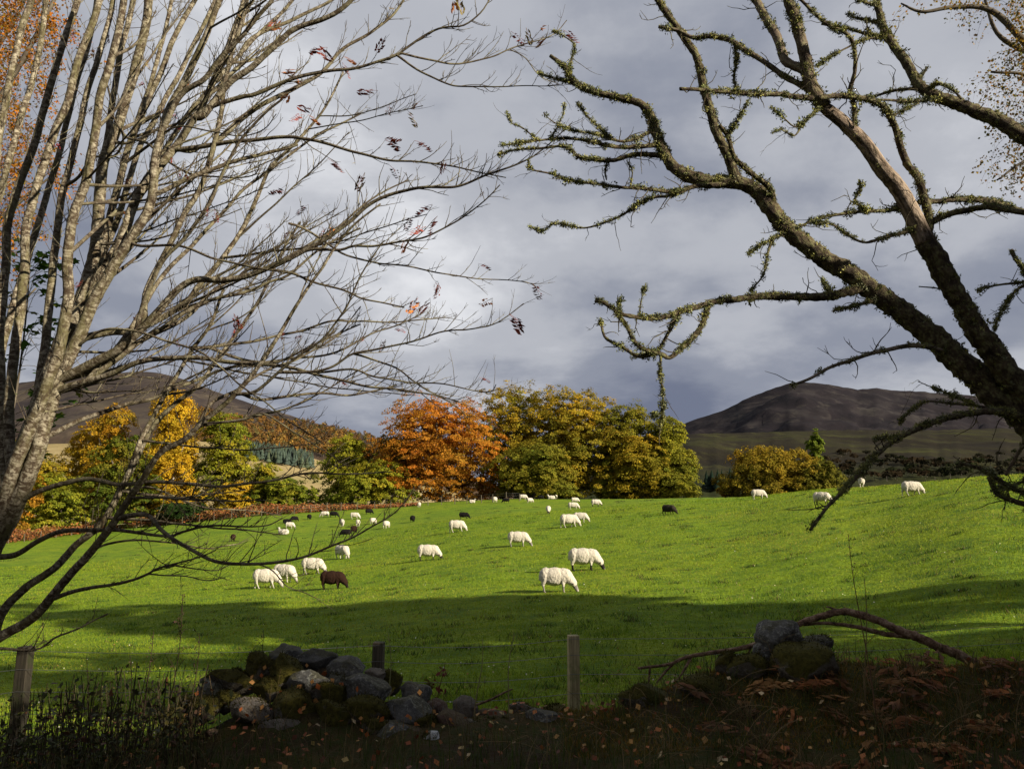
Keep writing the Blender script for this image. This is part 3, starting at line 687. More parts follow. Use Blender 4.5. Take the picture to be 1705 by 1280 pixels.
# ------------------------------------------------------------------ bracken and far fence
FL = np.array([(-60, 915), (20, 904), (65, 899), (128, 890), (197, 881), (260, 876), (323, 870), (381, 864), (432, 859), (487, 856), (552, 851), (610, 848), (682, 843), (740, 840), (800, 837), (850, 834)], float)
def fence_pt(px): return hit(px, float(np.interp(px, FL[:, 0], FL[:, 1])), 60, 128)
mb = MB()
N = 15000
pxs = U(-70, 700, N)
grid = np.array([fence_pt(a) for a in np.arange(-80, 720, 10.0)])
gx = np.arange(-80, 720, 10.0)
bx = np.stack([np.interp(pxs, gx, grid[:, k]) for k in range(3)], 1)
back = U(0.5, 5.5, N)
az_ = np.arctan2(bx[:, 0], bx[:, 1])
bx[:, 0] += np.sin(az_) * back; bx[:, 1] += np.cos(az_) * back
fade = np.clip((700 - pxs) / 240, 0.25, 1)
hgt = (0.75 + 0.35 * vnoise(pxs * 0.09, back, 1.0)) * fade * 1.5
bx[:, 2] = land(bx[:, 0], bx[:, 1]) + U(0, 1, N) ** 0.7 * np.clip(hgt, 0.15, 2.2)
br = np.array([(0.20, 0.066, 0.022), (0.26, 0.092, 0.026), (0.15, 0.060, 0.022), (0.20, 0.13, 0.035)])[rng.integers(0, 4, N)] * U(0.65, 1.3, (N, 1))
leaf_quads(mb, bx, rng.normal(size=(N, 3)) + (0, -0.3, 0.8), U(0.10, 0.26, N), br, 0.42)
tag(mb.build('bracken', M['bracken']), 'rust coloured bracken growing along the far field fence', 'bracken', None, 'stuff')

ff = tag(empty('post_and_wire_fence', fence_pt(350)), 'row of pale posts between the field and the rusty bracken', 'fence')
o0 = np.array(ff.location)
def box_mesh(name, sx, sy, h, mat, bev=0.006, sink=0.3):
    bm = bmesh.new(); bmesh.ops.create_cube(bm, size=1.0)
    for v in bm.verts: v.co = Vector((v.co.x * sx, v.co.y * sy, (v.co.z + 0.5) * (h + sink) - sink))
    bmesh.ops.bevel(bm, geom=bm.edges[:], offset=bev, segments=1, affect='EDGES')
    me = bpy.data.meshes.new(name); bm.to_mesh(me); bm.free(); me.materials.append(mat); return me
pm = box_mesh('post', 0.085, 0.085, 1.1, M['old_post'])
tops = []
for px in np.concatenate([np.arange(-40, 700, 26.5), np.arange(712, 870, 22.0)]):
    p = fence_pt(px + U(-2, 2)); o = link('post', pm, ff, p - o0); o.rotation_euler = (U(-.05, .05), U(-.05, .05), U(0, 3)); o.scale.z = U(0.85, 1.12)
    tops.append(p)
for k in (0.35, 0.7, 1.0):
    mb = MB(); tube(mb, np.array(tops) - o0 + (0, 0, k), 0.006, 4); mb.build('wire', M['wire'], ff)

# ------------------------------------------------------------------ sheep
def sheep_mesh(name, pose):
    """one continuous body: a chain of swelling spheres fused by a voxel remesh"""
    bm = bmesh.new(); prim = []
    def ball(c, r, kind, sc=(1, 1, 1)):
        ret = bmesh.ops.create_icosphere(bm, subdivisions=2, radius=1.0)
        for v in ret['verts']: v.co = Vector((c[0] + v.co.x * r * sc[0], c[1] + v.co.y * r * sc[1], c[2] + v.co.z * r * sc[2]))
        prim.append((c, r, kind, sc))
    def limb(a, b, ra, rb, kind, n=6):
        for i in range(n):
            t = i / (n - 1); ball([a[k] + (b[k] - a[k]) * t for k in range(3)], ra + (rb - ra) * t, kind)
    lie = pose == 'lie'
    zb = 0.20 if lie else 0.0
    z0 = 0.26 if lie else 0.485
    ball((0.0, 0, z0 - 0.005), 1, 0, (0.46, 0.245, 0.255)); ball((-0.29, 0, z0 + 0.0), 1, 0, (0.23, 0.225, 0.245))
    ball((0.27, 0, z0 - 0.01), 1, 0, (0.24, 0.21, 0.245)); ball((-0.03, 0, z0 - 0.09), 1, 0, (0.38, 0.23, 0.20))
    limb((-0.46, 0, z0 + 0.06), (-0.50, 0, z0 - 0.12), 0.05, 0.03, 0, 5)
    yaw = {'graze': 0.0, 'walk': 0.0, 'turn': 0.55, 'up': 0.25, 'lie': -0.3}[pose]
    cy, sy = math.cos(yaw), math.sin(yaw)
    def hd(f, z): return (0.36 + f * cy, f * sy, z)
    if pose in ('graze', 'walk', 'turn'):
        limb(hd(0.0, 0.50), hd(0.24, 0.29), 0.20, 0.115, 0, 7)
        a, b = hd(0.26, 0.25), hd(0.37, 0.065)
        ear = hd(0.235, 0.27)
    else:
        limb(hd(0.0, z0 + 0.06), hd(0.12, z0 + 0.27), 0.16, 0.095, 0, 7)
        a, b = hd(0.15, z0 + 0.33), hd(0.33, z0 + 0.25)
        ear = hd(0.11, z0 + 0.36)
    for i in range(8):
        t = i / 7; r = (0.078 + 0.012 * math.sin(t * 3.1)) * (1 - t) + 0.046 * t
        ball([a[k] + (b[k] - a[k]) * t for k in range(3)], r, 1, (1, 0.88, 1))
    for s in (-1, 1):
        n = (-sy * s, cy * s)
        for i in range(4):
            t = i / 3; ball((ear[0] + n[0] * (0.06 + 0.09 * t), ear[1] + n[1] * (0.06 + 0.09 * t), ear[2] + 0.01 * t), 0.032 - 0.012 * t, 1, (1, 1, 0.7))
    if not lie:
        sw = {'graze': (0.03, -0.02, 0.02, -0.03), 'walk': (0.13, -0.10, 0.12, -0.12), 'turn': (0.02, 0.07, -0.05, 0.03), 'up': (0, 0.01, 0, -0.02)}[pose]
        for k, s in enumerate((-1, 1)):
            x = 0.27; f = sw[k]
            limb((x, 0.10 * s, 0.40), (x + f * 0.4, 0.105 * s, 0.22), 0.085, 0.045, 0, 5)
            limb((x + f * 0.4, 0.105 * s, 0.22), (x + f, 0.105 * s, 0.035), 0.036, 0.028, 1, 6)
            ball((x + f + 0.012, 0.105 * s, 0.022), 0.036, 1, (1.1, 0.9, 0.7))
            f = sw[2 + k]; x = -0.31
            limb((x, 0.105 * s, 0.42), (x - 0.07 + f * 0.5, 0.11 * s, 0.23), 0.12, 0.05, 0, 6)
            limb((x - 0.07 + f * 0.5, 0.11 * s, 0.23), (x - 0.03 + f, 0.11 * s, 0.035), 0.038, 0.028, 1, 6)
            ball((x - 0.018 + f, 0.11 * s, 0.022), 0.036, 1, (1.1, 0.9, 0.7))
    else:
        for s in (-1, 1):
            limb((0.30, 0.13 * s, 0.10), (0.46, 0.13 * s, 0.045), 0.05, 0.035, 1, 6)
            limb((-0.28, 0.17 * s, 0.12), (-0.05, 0.20 * s, 0.045), 0.09, 0.035, 1, 6)
    me = bpy.data.meshes.new(name); bm.to_mesh(me); bm.free()
    ob = bpy.data.objects.new('tmp', me); C.objects.link(ob)
    r = ob.modifiers.new('r', 'REMESH'); r.mode = 'VOXEL'; r.voxel_size = 0.020
    s = ob.modifiers.new('s', 'SMOOTH'); s.factor = 0.5; s.iterations = 2
    dg = bpy.context.evaluated_depsgraph_get()
    out = bpy.data.meshes.new_from_object(ob.evaluated_get(dg)); out.name = name
    C.objects.unlink(ob); bpy.data.objects.remove(ob)
    n = len(out.vertices); co = np.zeros(n * 3, np.float32); out.vertices.foreach_get('co', co); co = co.reshape(-1, 3)
    nn = np.zeros(n * 3, np.float32); out.vertices.foreach_get('normal', nn); nn = nn.reshape(-1, 3)
    best = np.full(n, 9.0); kind = np.zeros(n)
    for c, rr, k, sc in prim:
        d = (np.linalg.norm((co - c) / (np.array(sc) * rr), axis=1) - 1) * rr * min(sc)
        m = d < best; best[m] = d[m]; kind[m] = k
    wool = 0.0045 * (np.sin(co[:, 0] * 71 + 3 * np.sin(co[:, 2] * 43)) * np.sin(co[:, 2] * 66 + 2 * np.sin(co[:, 1] * 50)) + 0.6 * np.sin(co[:, 1] * 88 + co[:, 0] * 37))
    co = co + nn * (wool * (kind == 0))[:, None]
    out.vertices.foreach_set('co', co.ravel())
    # face mask and eye patch in the colour attribute: r = bare skin, g = muzzle end, b = patch round the eye
    hd_ = np.array(a); mz = np.array(b)
    t = ((co - hd_) @ (mz - hd_)) / ((mz - hd_) @ (mz - hd_))
    head = (np.linalg.norm(co - (hd_ + mz) / 2, axis=1) < 0.19) & (kind == 1)
    col = np.zeros((n, 4), np.float32); col[:, 3] = 1
    col[:, 0] = kind; col[:, 1] = head * np.clip((t - 0.75) * 4, 0, 1); col[:, 2] = head * np.exp(-((t - 0.12) / 0.22) ** 2)
    at = out.color_attributes.new('Col', 'FLOAT_COLOR', 'POINT'); at.data.foreach_set('color', col.ravel())
    out.polygons.foreach_set('use_smooth', np.ones(len(out.polygons), bool)); out.update()
    return out
def mat_sheep(name, fleece, skin, muzzle, patch):
    n = NT(name)
    sx = n.n('ShaderNodeSeparateColor'); n.put(sx.inputs[0], n.attr('Col'))
    o = n.coord('Object')
    f = n.noise(o, 26.0, 4.0, 0.65); g = n.noise(o, 4.0, 4.0, 0.6)
    fc = n.mix(n.ramp(f, [(0.3, 0.0), (0.7, 1.0)]), tuple(k * 0.78 for k in fleece), fleece)
    fc = n.mix(n.ramp(g, [(0.52, 0.0), (0.75, 0.5)]), fc, tuple(k * q for k, q in zip(fleece, (0.82, 0.76, 0.62))))
    sk = n.mix(sx.outputs[1], skin, muzzle); sk = n.mix(sx.outputs[2], sk, patch)
    c = n.mix(sx.outputs[0], fc, sk)
    return n.finish(n.pbsdf(c, 0.95, 0.05, n.bump(n.math('ADD', f, n.math('MULTIPLY', g, 1.5)), 0.9, 0.03)))
W_ = (0.50, 0.455, 0.375)
SM = {'ww': mat_sheep('white_fleece_white_face', W_, (0.36, 0.33, 0.28), (0.12, 0.10, 0.09), (0.26, 0.235, 0.205)),
      'wb': mat_sheep('white_fleece_black_face', W_, (0.022, 0.019, 0.017), (0.10, 0.09, 0.08), (0.02, 0.018, 0.016)),
      'wp': mat_sheep('white_fleece_patched_face', W_, (0.20, 0.18, 0.16), (0.32, 0.28, 0.25), (0.03, 0.027, 0.025)),
      'k': mat_sheep('black_fleece', (0.010, 0.009, 0.009), (0.008, 0.011, 0.011), (0.02, 0.018, 0.017), (0.012, 0.011, 0.011)),
      'n': mat_sheep('brown_fleece', (0.024, 0.012, 0.008), (0.016, 0.012, 0.010), (0.03, 0.02, 0.016), (0.012, 0.010, 0.009)),
      'd': mat_sheep('dark_grey_fleece', (0.030, 0.025, 0.019), (0.016, 0.014, 0.012), (0.03, 0.025, 0.02), (0.012, 0.010, 0.009))}
SH = {k: sheep_mesh('sheep', k) for k in ('graze', 'walk', 'turn', 'up', 'lie')}
# px, feet row, body height in pixels, heading (degrees from +X, counter-clockwise from above), pose, coat, label
SHEEP = [
 (441, 979, 31, 0, 'walk', 'ww', 'white sheep grazing nearest the left shadow edge, in front of a larger white one'),
 (472, 969, 29, -25, 'graze', 'ww', 'large white sheep half hidden behind another at the left shadow edge'),
 (519, 956, 27, -8, 'walk', 'wp', 'white grey faced sheep just above the brown sheep'),
 (552, 981, 30, -6, 'graze', 'n', 'chocolate brown sheep grazing nearest the left shadow edge'),
 (569, 930, 24, -50, 'graze', 'ww', 'lone white sheep turned partly to the camera above the brown sheep'),
 (712, 933, 26, -4, 'graze', 'wb', 'white sheep with black face and legs alone left of the centre'),
 (760, 886, 20, -6, 'walk', 'ww', 'white pale legged sheep midfield below a single black sheep'),
 (862, 910, 25, -8, 'graze', 'wp', 'white sheep at the centre of the field grazing with head right'),
 (772, 864, 11, -10, 'graze', 'k', 'black sheep above the pale legged white sheep midfield'),
 (687, 869, 11, 80, 'graze', 'k', 'small black sheep seen end on, alone in the left half'),
 (643, 879, 12, 70, 'graze', 'ww', 'white sheep rump on, rightmost of the left hand flock'),
 (621, 872, 10, 60, 'graze', 'ww', 'white sheep seen past a twig, second from right of the left flock'),
 (596, 876, 11, 95, 'graze', 'ww', 'white sheep end on, directly above the dark brown one'),
 (569, 876, 12, -70, 'graze', 'ww', 'white sheep facing the camera left of the dark brown one'),
 (589, 888, 13, 75, 'graze', 'n', 'dark brown sheep beside a black one in the left flock'),
 (576, 893, 12, 178, 'graze', 'k', 'black sheep touching the dark brown one in the left flock'),
 (590, 864, 11, -4, 'walk', 'ww', 'white sheep walking right near the top of the left flock'),
 (614, 856, 9, 20, 'graze', 'k', 'black sheep farthest up the left flock, by the bracken fence'),
 (541, 861, 10, 180, 'graze', 'ww', 'white sheep rump to rump with a black one below the bracken'),
 (555, 861, 10, -2, 'graze', 'k', 'black sheep rump to rump with a white one below the bracken'),
 (515, 865, 9, 88, 'graze', 'k', 'black sheep end on, alone left of the white and black couple'),
 (490, 868, 9, 40, 'graze', 'k', 'black sheep grazing beside a black one lying down'),
 (478, 871, 7, 0, 'lie', 'k', 'black sheep lying in the far left of the flock'),
 (482, 880, 11, 0, 'graze', 'ww', 'white sheep standing just below the black one lying down'),
 (472, 890, 9, 175, 'lie', 'ww', 'white sheep lying at the far left of the flock'),
 (388, 901, 12, 100, 'graze', 'n', 'reddish brown sheep seen through the lowest rowan twigs'),
 (698, 844, 8, 85, 'graze', 'ww', 'tiny white sheep by the fence below the orange beech'),
 (786, 837, 5, 0, 'lie', 'ww', 'white sheep lying on the skyline below the orange beech'),
 (824, 836, 9, 70, 'graze', 'ww', 'white sheep end on beside a black one below the copse'),
 (843, 837, 8, 170, 'graze', 'k', 'black sheep beside a white one below the orange beech edge'),
 (871, 832, 9, -2, 'graze', 'ww', 'white sheep side on under the copse, between two black ones'),
 (882, 837, 8, 35, 'graze', 'ww', 'white sheep just in front of another under the copse'),
 (901, 832, 7, 185, 'graze', 'k', 'black sheep in the deep shade under the copse'),
 (918, 831, 6, 178, 'lie', 'ww', 'white sheep lying under the middle of the copse'),
 (926, 829, 7, 80, 'graze', 'ww', 'white sheep end on, farthest away under the copse'),
 (957, 837, 9, 5, 'graze', 'wb', 'white dark faced sheep behind another below the copse'),
 (954, 848, 12, 0, 'walk', 'ww', 'white sheep walking in front of a dark faced one below the copse'),
 (992, 843, 12, -4, 'graze', 'wb', 'white dark faced sheep rightmost of those below the copse'),
 (913, 855, 13, -88, 'graze', 'wb', 'white sheep with dark face looking straight towards the camera'),
 (947, 878, 22, 2, 'walk', 'ww', 'white sheep overlapping another, nearer of the couple'),
 (966, 870, 17, -12, 'graze', 'ww', 'white sheep half behind another, farther of the couple'),
 (971, 950, 37, -4, 'graze', 'wb', 'big white sheep with black face and legs, second nearest of all'),
 (924, 986, 40, -10, 'graze', 'wp', 'nearest white sheep, with a black eye patch, by the shadow edge'),
 (1113, 857, 17, -40, 'turn', 'd', 'single dark grey sheep alone in the right half of the field'),
 (1262, 822, 10, 0, 'graze', 'ww', 'white sheep half hidden by the crest below the golden bush'),
 (1368, 840, 21, -35, 'turn', 'wb', 'white sheep with black legs near the drooping dead branch'),
 (1435, 811, 10, 70, 'graze', 'ww', 'white back showing over the crest right of the golden bush'),
 (1518, 825, 24, -3, 'walk', 'ww', 'white sheep grazing on the skyline at far right'),
]
for (px, py, hp, head, pose, coat, lab) in SHEEP:
    if 'crest' in lab and 'over' in lab or 'half hidden by the crest' in lab:
        d = 0.66 * F / 15.0; a, b, c = ray(px, py); x = a / b * d; p = np.array((x, d, land1(x, d)))
        sc = 1.0
        for d in np.arange(50, 120, 0.5):       # stand just behind the brow
            x = a / b * d; z = land1(x, d)
            if HC + c / b * d < z: p = np.array((x, d + 4, land1(x, d + 4)));
    else:
        p = hit(px, py, 14, 128)
        want = {'lie': 0.47, 'up': 0.85}.get(pose, 0.715)
        sc = hp / F * p[1] / want
    scr = sc; sc = min(1.18, max(0.86, sc))
    o = link('sheep', SH[pose]); o.location = (p[0], p[1], p[2] - 0.015)
    o.rotation_euler = (0, 0, math.radians(head + U(-5, 5))); o.scale = (sc * U(0.88, 0.94), sc * U(0.98, 1.08), sc)
    o.material_slots[0].link if len(o.material_slots) else SH[pose].materials.append(SM[coat])
    o.material_slots[0].link = 'OBJECT'; o.material_slots[0].material = SM[coat]
    tag(o, lab, 'sheep', 'sheep grazing in the field')
    if not (0.8 < scr < 1.25): print('SHEEP', px, py, 'dist %.1f scale %.2f' % (p[1], scr))
# ------------------------------------------------------------------ grass of the field
def field_grass():
    mb = MB()
    N = 430000
    r = np.exp(U(math.log(8.6), math.log(75), N)); az = U(-0.66, 0.66, N)
    x = np.sin(az) * r; y = np.cos(az) * r
    patch = vnoise(x * 0.9, y * 0.9, 0.5) * 0.6 + vnoise(x * 2.7, y * 2.3, 2.2) * 0.4
    keep = (U(0, 1, N) < 0.72 + 0.4 * patch) & (y > 8.3)
    x, y, r, patch = x[keep], y[keep], r[keep], patch[keep]; n = len(x)
    z = land(x, y)
    h = (0.026 + 0.0007 * r) * U(0.5, 1.5, n) * (1 + 0.7 * np.clip(patch - 0.15, 0, 1) * 2)
    w = 0.004 + 0.00062 * r
    pal = np.array([(0.095, 0.168, 0.009), (0.150, 0.230, 0.010), (0.205, 0.262, 0.012), (0.245, 0.265, 0.019), (0.29, 0.25, 0.05)])
    k = np.clip(1.6 + 1.1 * vnoise(x * 0.35, y * 0.35, 4.0) - 0.8 * patch + 0.7 * vnoise(x * 0.11, y * 0.09, 7.0) + rng.normal(0, 0.8, n), 0, 3.99)
    a = k.astype(int); f = (k - a)[:, None]
    col = pal[a] * (1 - f) + pal[a + 1] * f
    blades(mb, np.stack([x, y, z - 0.004], 1), h, w, U(0.1, 0.9, n), col)
    tag(mb.build('grass', M['grass']), 'short bright green grass of the grazing field', 'grass', None, 'stuff')
    # taller tussocks the sheep have left
    mb = MB()
    for _ in range(900):
        r0 = math.exp(U(math.log(11), math.log(95))); a0 = U(-0.62, 0.62)
        cx, cy = math.sin(a0) * r0, math.cos(a0) * r0
        m = int(U(14, 40)); s = U(0.06, 0.22)
        px_ = cx + rng.normal(0, s * 1.5, m); py_ = cy + rng.normal(0, s, m)
        c = np.array([(0.040, 0.090, 0.012), (0.055, 0.105, 0.012), (0.13, 0.115, 0.035)])[rng.integers(0, 3, m)]
        blades(mb, np.stack([px_, py_, land(px_, py_)], 1), U(0.06, 0.12, m), np.full(m, 0.008 + 0.0007 * r0), U(0.2, 1.0, m), c)
    tag(mb.build('tussock_grass', M['grass']), 'darker ungrazed tussocks dotted over the field', 'grass', None, 'stuff')
    # clover heads and blown leaves lying in the near grass
    mb = MB(); N = 900
    r = np.exp(U(math.log(9.5), math.log(34), N)); az = U(-0.6, 0.6, N); x = np.sin(az) * r; y = np.cos(az) * r
    c = np.array([(0.55, 0.53, 0.42), (0.45, 0.33, 0.10), (0.32, 0.16, 0.05), (0.5, 0.45, 0.25)])[rng.choice(4, N, p=[0.35, 0.3, 0.2, 0.15])]
    leaf_quads(mb, np.stack([x, y, land(x, y) + 0.05], 1), rng.normal(0, 0.5, (N, 3)) + (0, -0.5, 0.8), U(0.010, 0.022, N), c, 0.75)
    tag(mb.build('blown_leaves', M['litter']), 'pale blown leaves and clover heads scattered in the near grass', 'leaves', None, 'stuff')
field_grass()
# ------------------------------------------------------------------ the two trees that frame the view
class Traced:
    """a tree whose limbs follow lines in the picture; every limb gets its own depth from the limb it grows on"""
    def __init__(s, root, y0, mat, wob):
        s.root = root; s.o = np.array(root.location); s.y0 = y0; s.mat = mat; s.wob = wob
        s.paths = []                     # (n,4) px, py, depth, width
    def depth_at(s, px, py):
        best, dep = 1e9, s.y0
        for p in s.paths:
            d = np.hypot(p[:, 0] - px, p[:, 1] - py); i = int(np.argmin(d))
            if d[i] < best: best, dep = d[i], p[i, 2]
        return dep if best < 60 else s.y0
    def path(s, ctrl, w0, w1, drift, step=7.0, depth=None, calm=1.0):
        c = np.asarray([k[:2] for k in ctrl], float)
        if depth is None and len(s.paths):          # root the limb on the nearest one already there
            best = min(((np.hypot(q[:, 0] - c[0, 0], q[:, 1] - c[0, 1]).min(), k) for k, q in enumerate(s.paths)))
            if best[0] < 45:
                q = s.paths[best[1]]; i = int(np.argmin(np.hypot(q[:, 0] - c[0, 0], q[:, 1] - c[0, 1]))); c[0] = q[i, :2]
        L = np.concatenate([[0], np.cumsum(np.hypot(*np.diff(c, axis=0).T))]); t = L / L[-1]
        d0 = s.depth_at(*c[0]) if depth is None else depth
        dep = d0 + drift * t
        wd = w0 + (w1 - w0) * t ** 0.8
        for i, k in enumerate(ctrl):
            if len(k) > 2: wd[i] = k[2]
        p = smooth_path(np.column_stack([c, dep, wd]), step)
        n = len(p); tt = np.linspace(0, 1, n)
        ph = U(0, 6, 4)
        amp = calm * s.wob * np.clip(n * step / 120, 0.3, 1.0)
        p[:, 0] += amp * (np.sin(tt * n * step / 37 + ph[0]) + 0.6 * np.sin(tt * n * step / 15 + ph[1])) * np.sin(np.pi * np.clip(tt, 0.02, 0.98)) ** 0.4
        p[:, 1] += amp * (np.sin(tt * n * step / 31 + ph[2]) + 0.6 * np.sin(tt * n * step / 13 + ph[3])) * np.sin(np.pi * np.clip(tt, 0.02, 0.98)) ** 0.4
        s.paths.append(p)
        return p
    def world(s, p): return np.array([P(a, b, d) for a, b, d, _ in p]) - s.o
    def rad(s, p): return p[:, 3] * 0.5 / F * p[:, 2]

def twig(mb, p0, d0, L, r0, curl, kink, sides=4, spurs=3, col=(1, 1, 1), up=0.25, tips=None, seg=6):
    n = seg; pts = [p0]; d = unit(d0)
    for i in range(n):
        d = unit(d + np.array((0, 0, up / n)) + curl / n + rng.normal(0, kink, 3))
        pts.append(pts[-1] + d * L / n)
    pts = np.array(pts)
    tube(mb, pts, np.linspace(r0, r0 * 0.35, n + 1), sides, col, cap=False, seed=U(0, 9))
    if tips is not None: tips.append((pts[-1], d))
    for _ in range(spurs):
        i = rng.integers(1, n); q = pts[i]
        sd = unit(unit(pts[i + 1] - pts[i - 1]) + rng.normal(0, 0.55, 3) + (0, 0, 0.25))
        l = L * U(0.10, 0.34)
        m = 3; pp = [q]
        for k in range(m): sd = unit(sd + rng.normal(0, 0.16, 3) + (0, 0, 0.12)); pp.append(pp[-1] + sd * l / m)
        tube(mb, np.array(pp), np.linspace(r0 * 0.6, r0 * 0.3, m + 1), 3, col, cap=False, seed=U(0, 9))

# ---------- bare rowan on the left
RY = 6.6
rb = hit(-96, 1232, 4, 9)
rowan = tag(empty('rowan_tree', (rb[0], RY, land1(rb[0], RY))), 'bare many stemmed rowan with mottled grey bark fanning in from the left', 'tree')
T = Traced(rowan, RY, M['rowan'], 1.1)
RS = [  # trunk and stems: (points px, py[, width]), w0, w1, depth drift
 ([(-96, 1240), (-78, 1100), (-44, 980), (-4, 873), (28, 789), (60, 690), (92, 600), (118, 537)], 48, 26, 0.0, 'trunk'),
 ([(-20, 960), (22, 850), (56, 740), (88, 640), (112, 560), (138, 490), (154, 440), (162, 382), (170, 282), (200, 200), (225, 110), (245, 30), (252, -60)], 40, 18, 0.45, 'stem'),
 ([(-50, 1010), (-14, 900), (26, 770), (64, 680), (96, 590), (112, 498), (113, 438), (121, 368), (142, 300), (158, 225), (170, 150), (190, 80), (207, 0), (217, -60)], 34, 15, -0.6, 'stem'),
 ([(-10, 940), (40, 810), (70, 720), (96, 640), (130, 560), (158, 498), (197, 433), (222, 388), (248, 345), (262, 250), (282, 183), (312, 125), (350, 42), (380, -40)], 40, 12, -0.45, 'stem'),
 ([(195, 436), (206, 390), (230, 325), (281, 262), (318, 205), (340, 165), (372, 100), (395, 37), (418, -40)], 24, 11, 0.45, 'stem'),
 ([(262, 222), (301, 158), (338, 132), (366, 98), (408, 56), (450, 3), (480, -40)], 15, 8, -0.5, 'stem'),
 ([(20, 830), (4, 700), (0, 560), (8, 450), (17, 360), (56, 239), (84, 146), (110, 56), (130, 0), (140, -50)], 24, 14, 0.9, 'stem'),
 ([(24, 800), (14, 700), (28, 560), (40, 450), (48, 360), (79, 253), (113, 169), (132, 93), (158, 28), (176, -50)], 24, 15, 0.5, 'stem'),
 ([(-20, 700), (-30, 500), (-12, 320), (0, 225), (17, 127), (34, 56), (53, 0), (64, -50)], 24, 14, 1.2, 'stem'),
 ([(160, 320), (175, 253), (191, 141), (203, 84), (222, 0), (228, -50)], 16, 12, 0.6, 'stem'),
 ([(120, 560), (160, 452), (188, 340), (214, 250), (262, 130), (296, 51), (332, -10), (350, -50)], 22, 10, 0.9, 'stem'),
 ([(214, 260), (246, 150), (270, 70), (287, 0), (294, -50)], 12, 8, 0.4, 'stem'),
 ([(-40, 1115), (0, 1061), (56, 1027), (90, 988), (121, 951), (152, 918), (185, 875), (214, 834), (234, 803), (267, 755), (310, 727), (352, 690), (394, 657), (422, 620), (462, 560), (485, 523), (513, 481), (538, 444), (552, 419), (589, 374), (634, 340)], 24, 4, -0.9, 'stem'),
 ([(-30, 1050), (6, 1016), (42, 979), (93, 943), (127, 907), (158, 882), (180, 854), (205, 810), (225, 760), (240, 720), (268, 668), (310, 600), (350, 540), (372, 480)], 20, 6, 0.6, 'stem'),
 ([(90, 620), (124, 570), (180, 593 - 40), (234, 548), (310, 503), (332, 472), (375, 424), (417, 357), (448, 282), (482, 248), (504, 225), (541, 180), (572, 120)], 20, 4, 0.35, 'stem'),
 ([(-10, 900), (-20, 760), (-2, 620), (24, 500), (62, 380), (96, 262), (122, 160), (150, 60), (168, -50)], 20, 11, 1.4, 'stem'),
 ([(60, 700), (72, 600), (82, 500), (92, 420), (104, 320), (128, 230), (150, 140), (182, 30), (196, -50)], 22, 11, 1.1, 'stem'),
 ([(-60, 800), (-50, 620), (-30, 420), (6, 300), (40, 180), (66, 80), (84, -50)], 20, 12, 1.6, 'stem'),
 ([(150, 470), (200, 350), (236, 240), (300, 120), (350, 20), (380, -50)], 16, 9, 1.2, 'stem'),
 ([(130, 540), (186, 420), (250, 290), (330, 170), (400, 90), (470, 20), (520, -40)], 17, 7, 1.3, 'stem'),
]
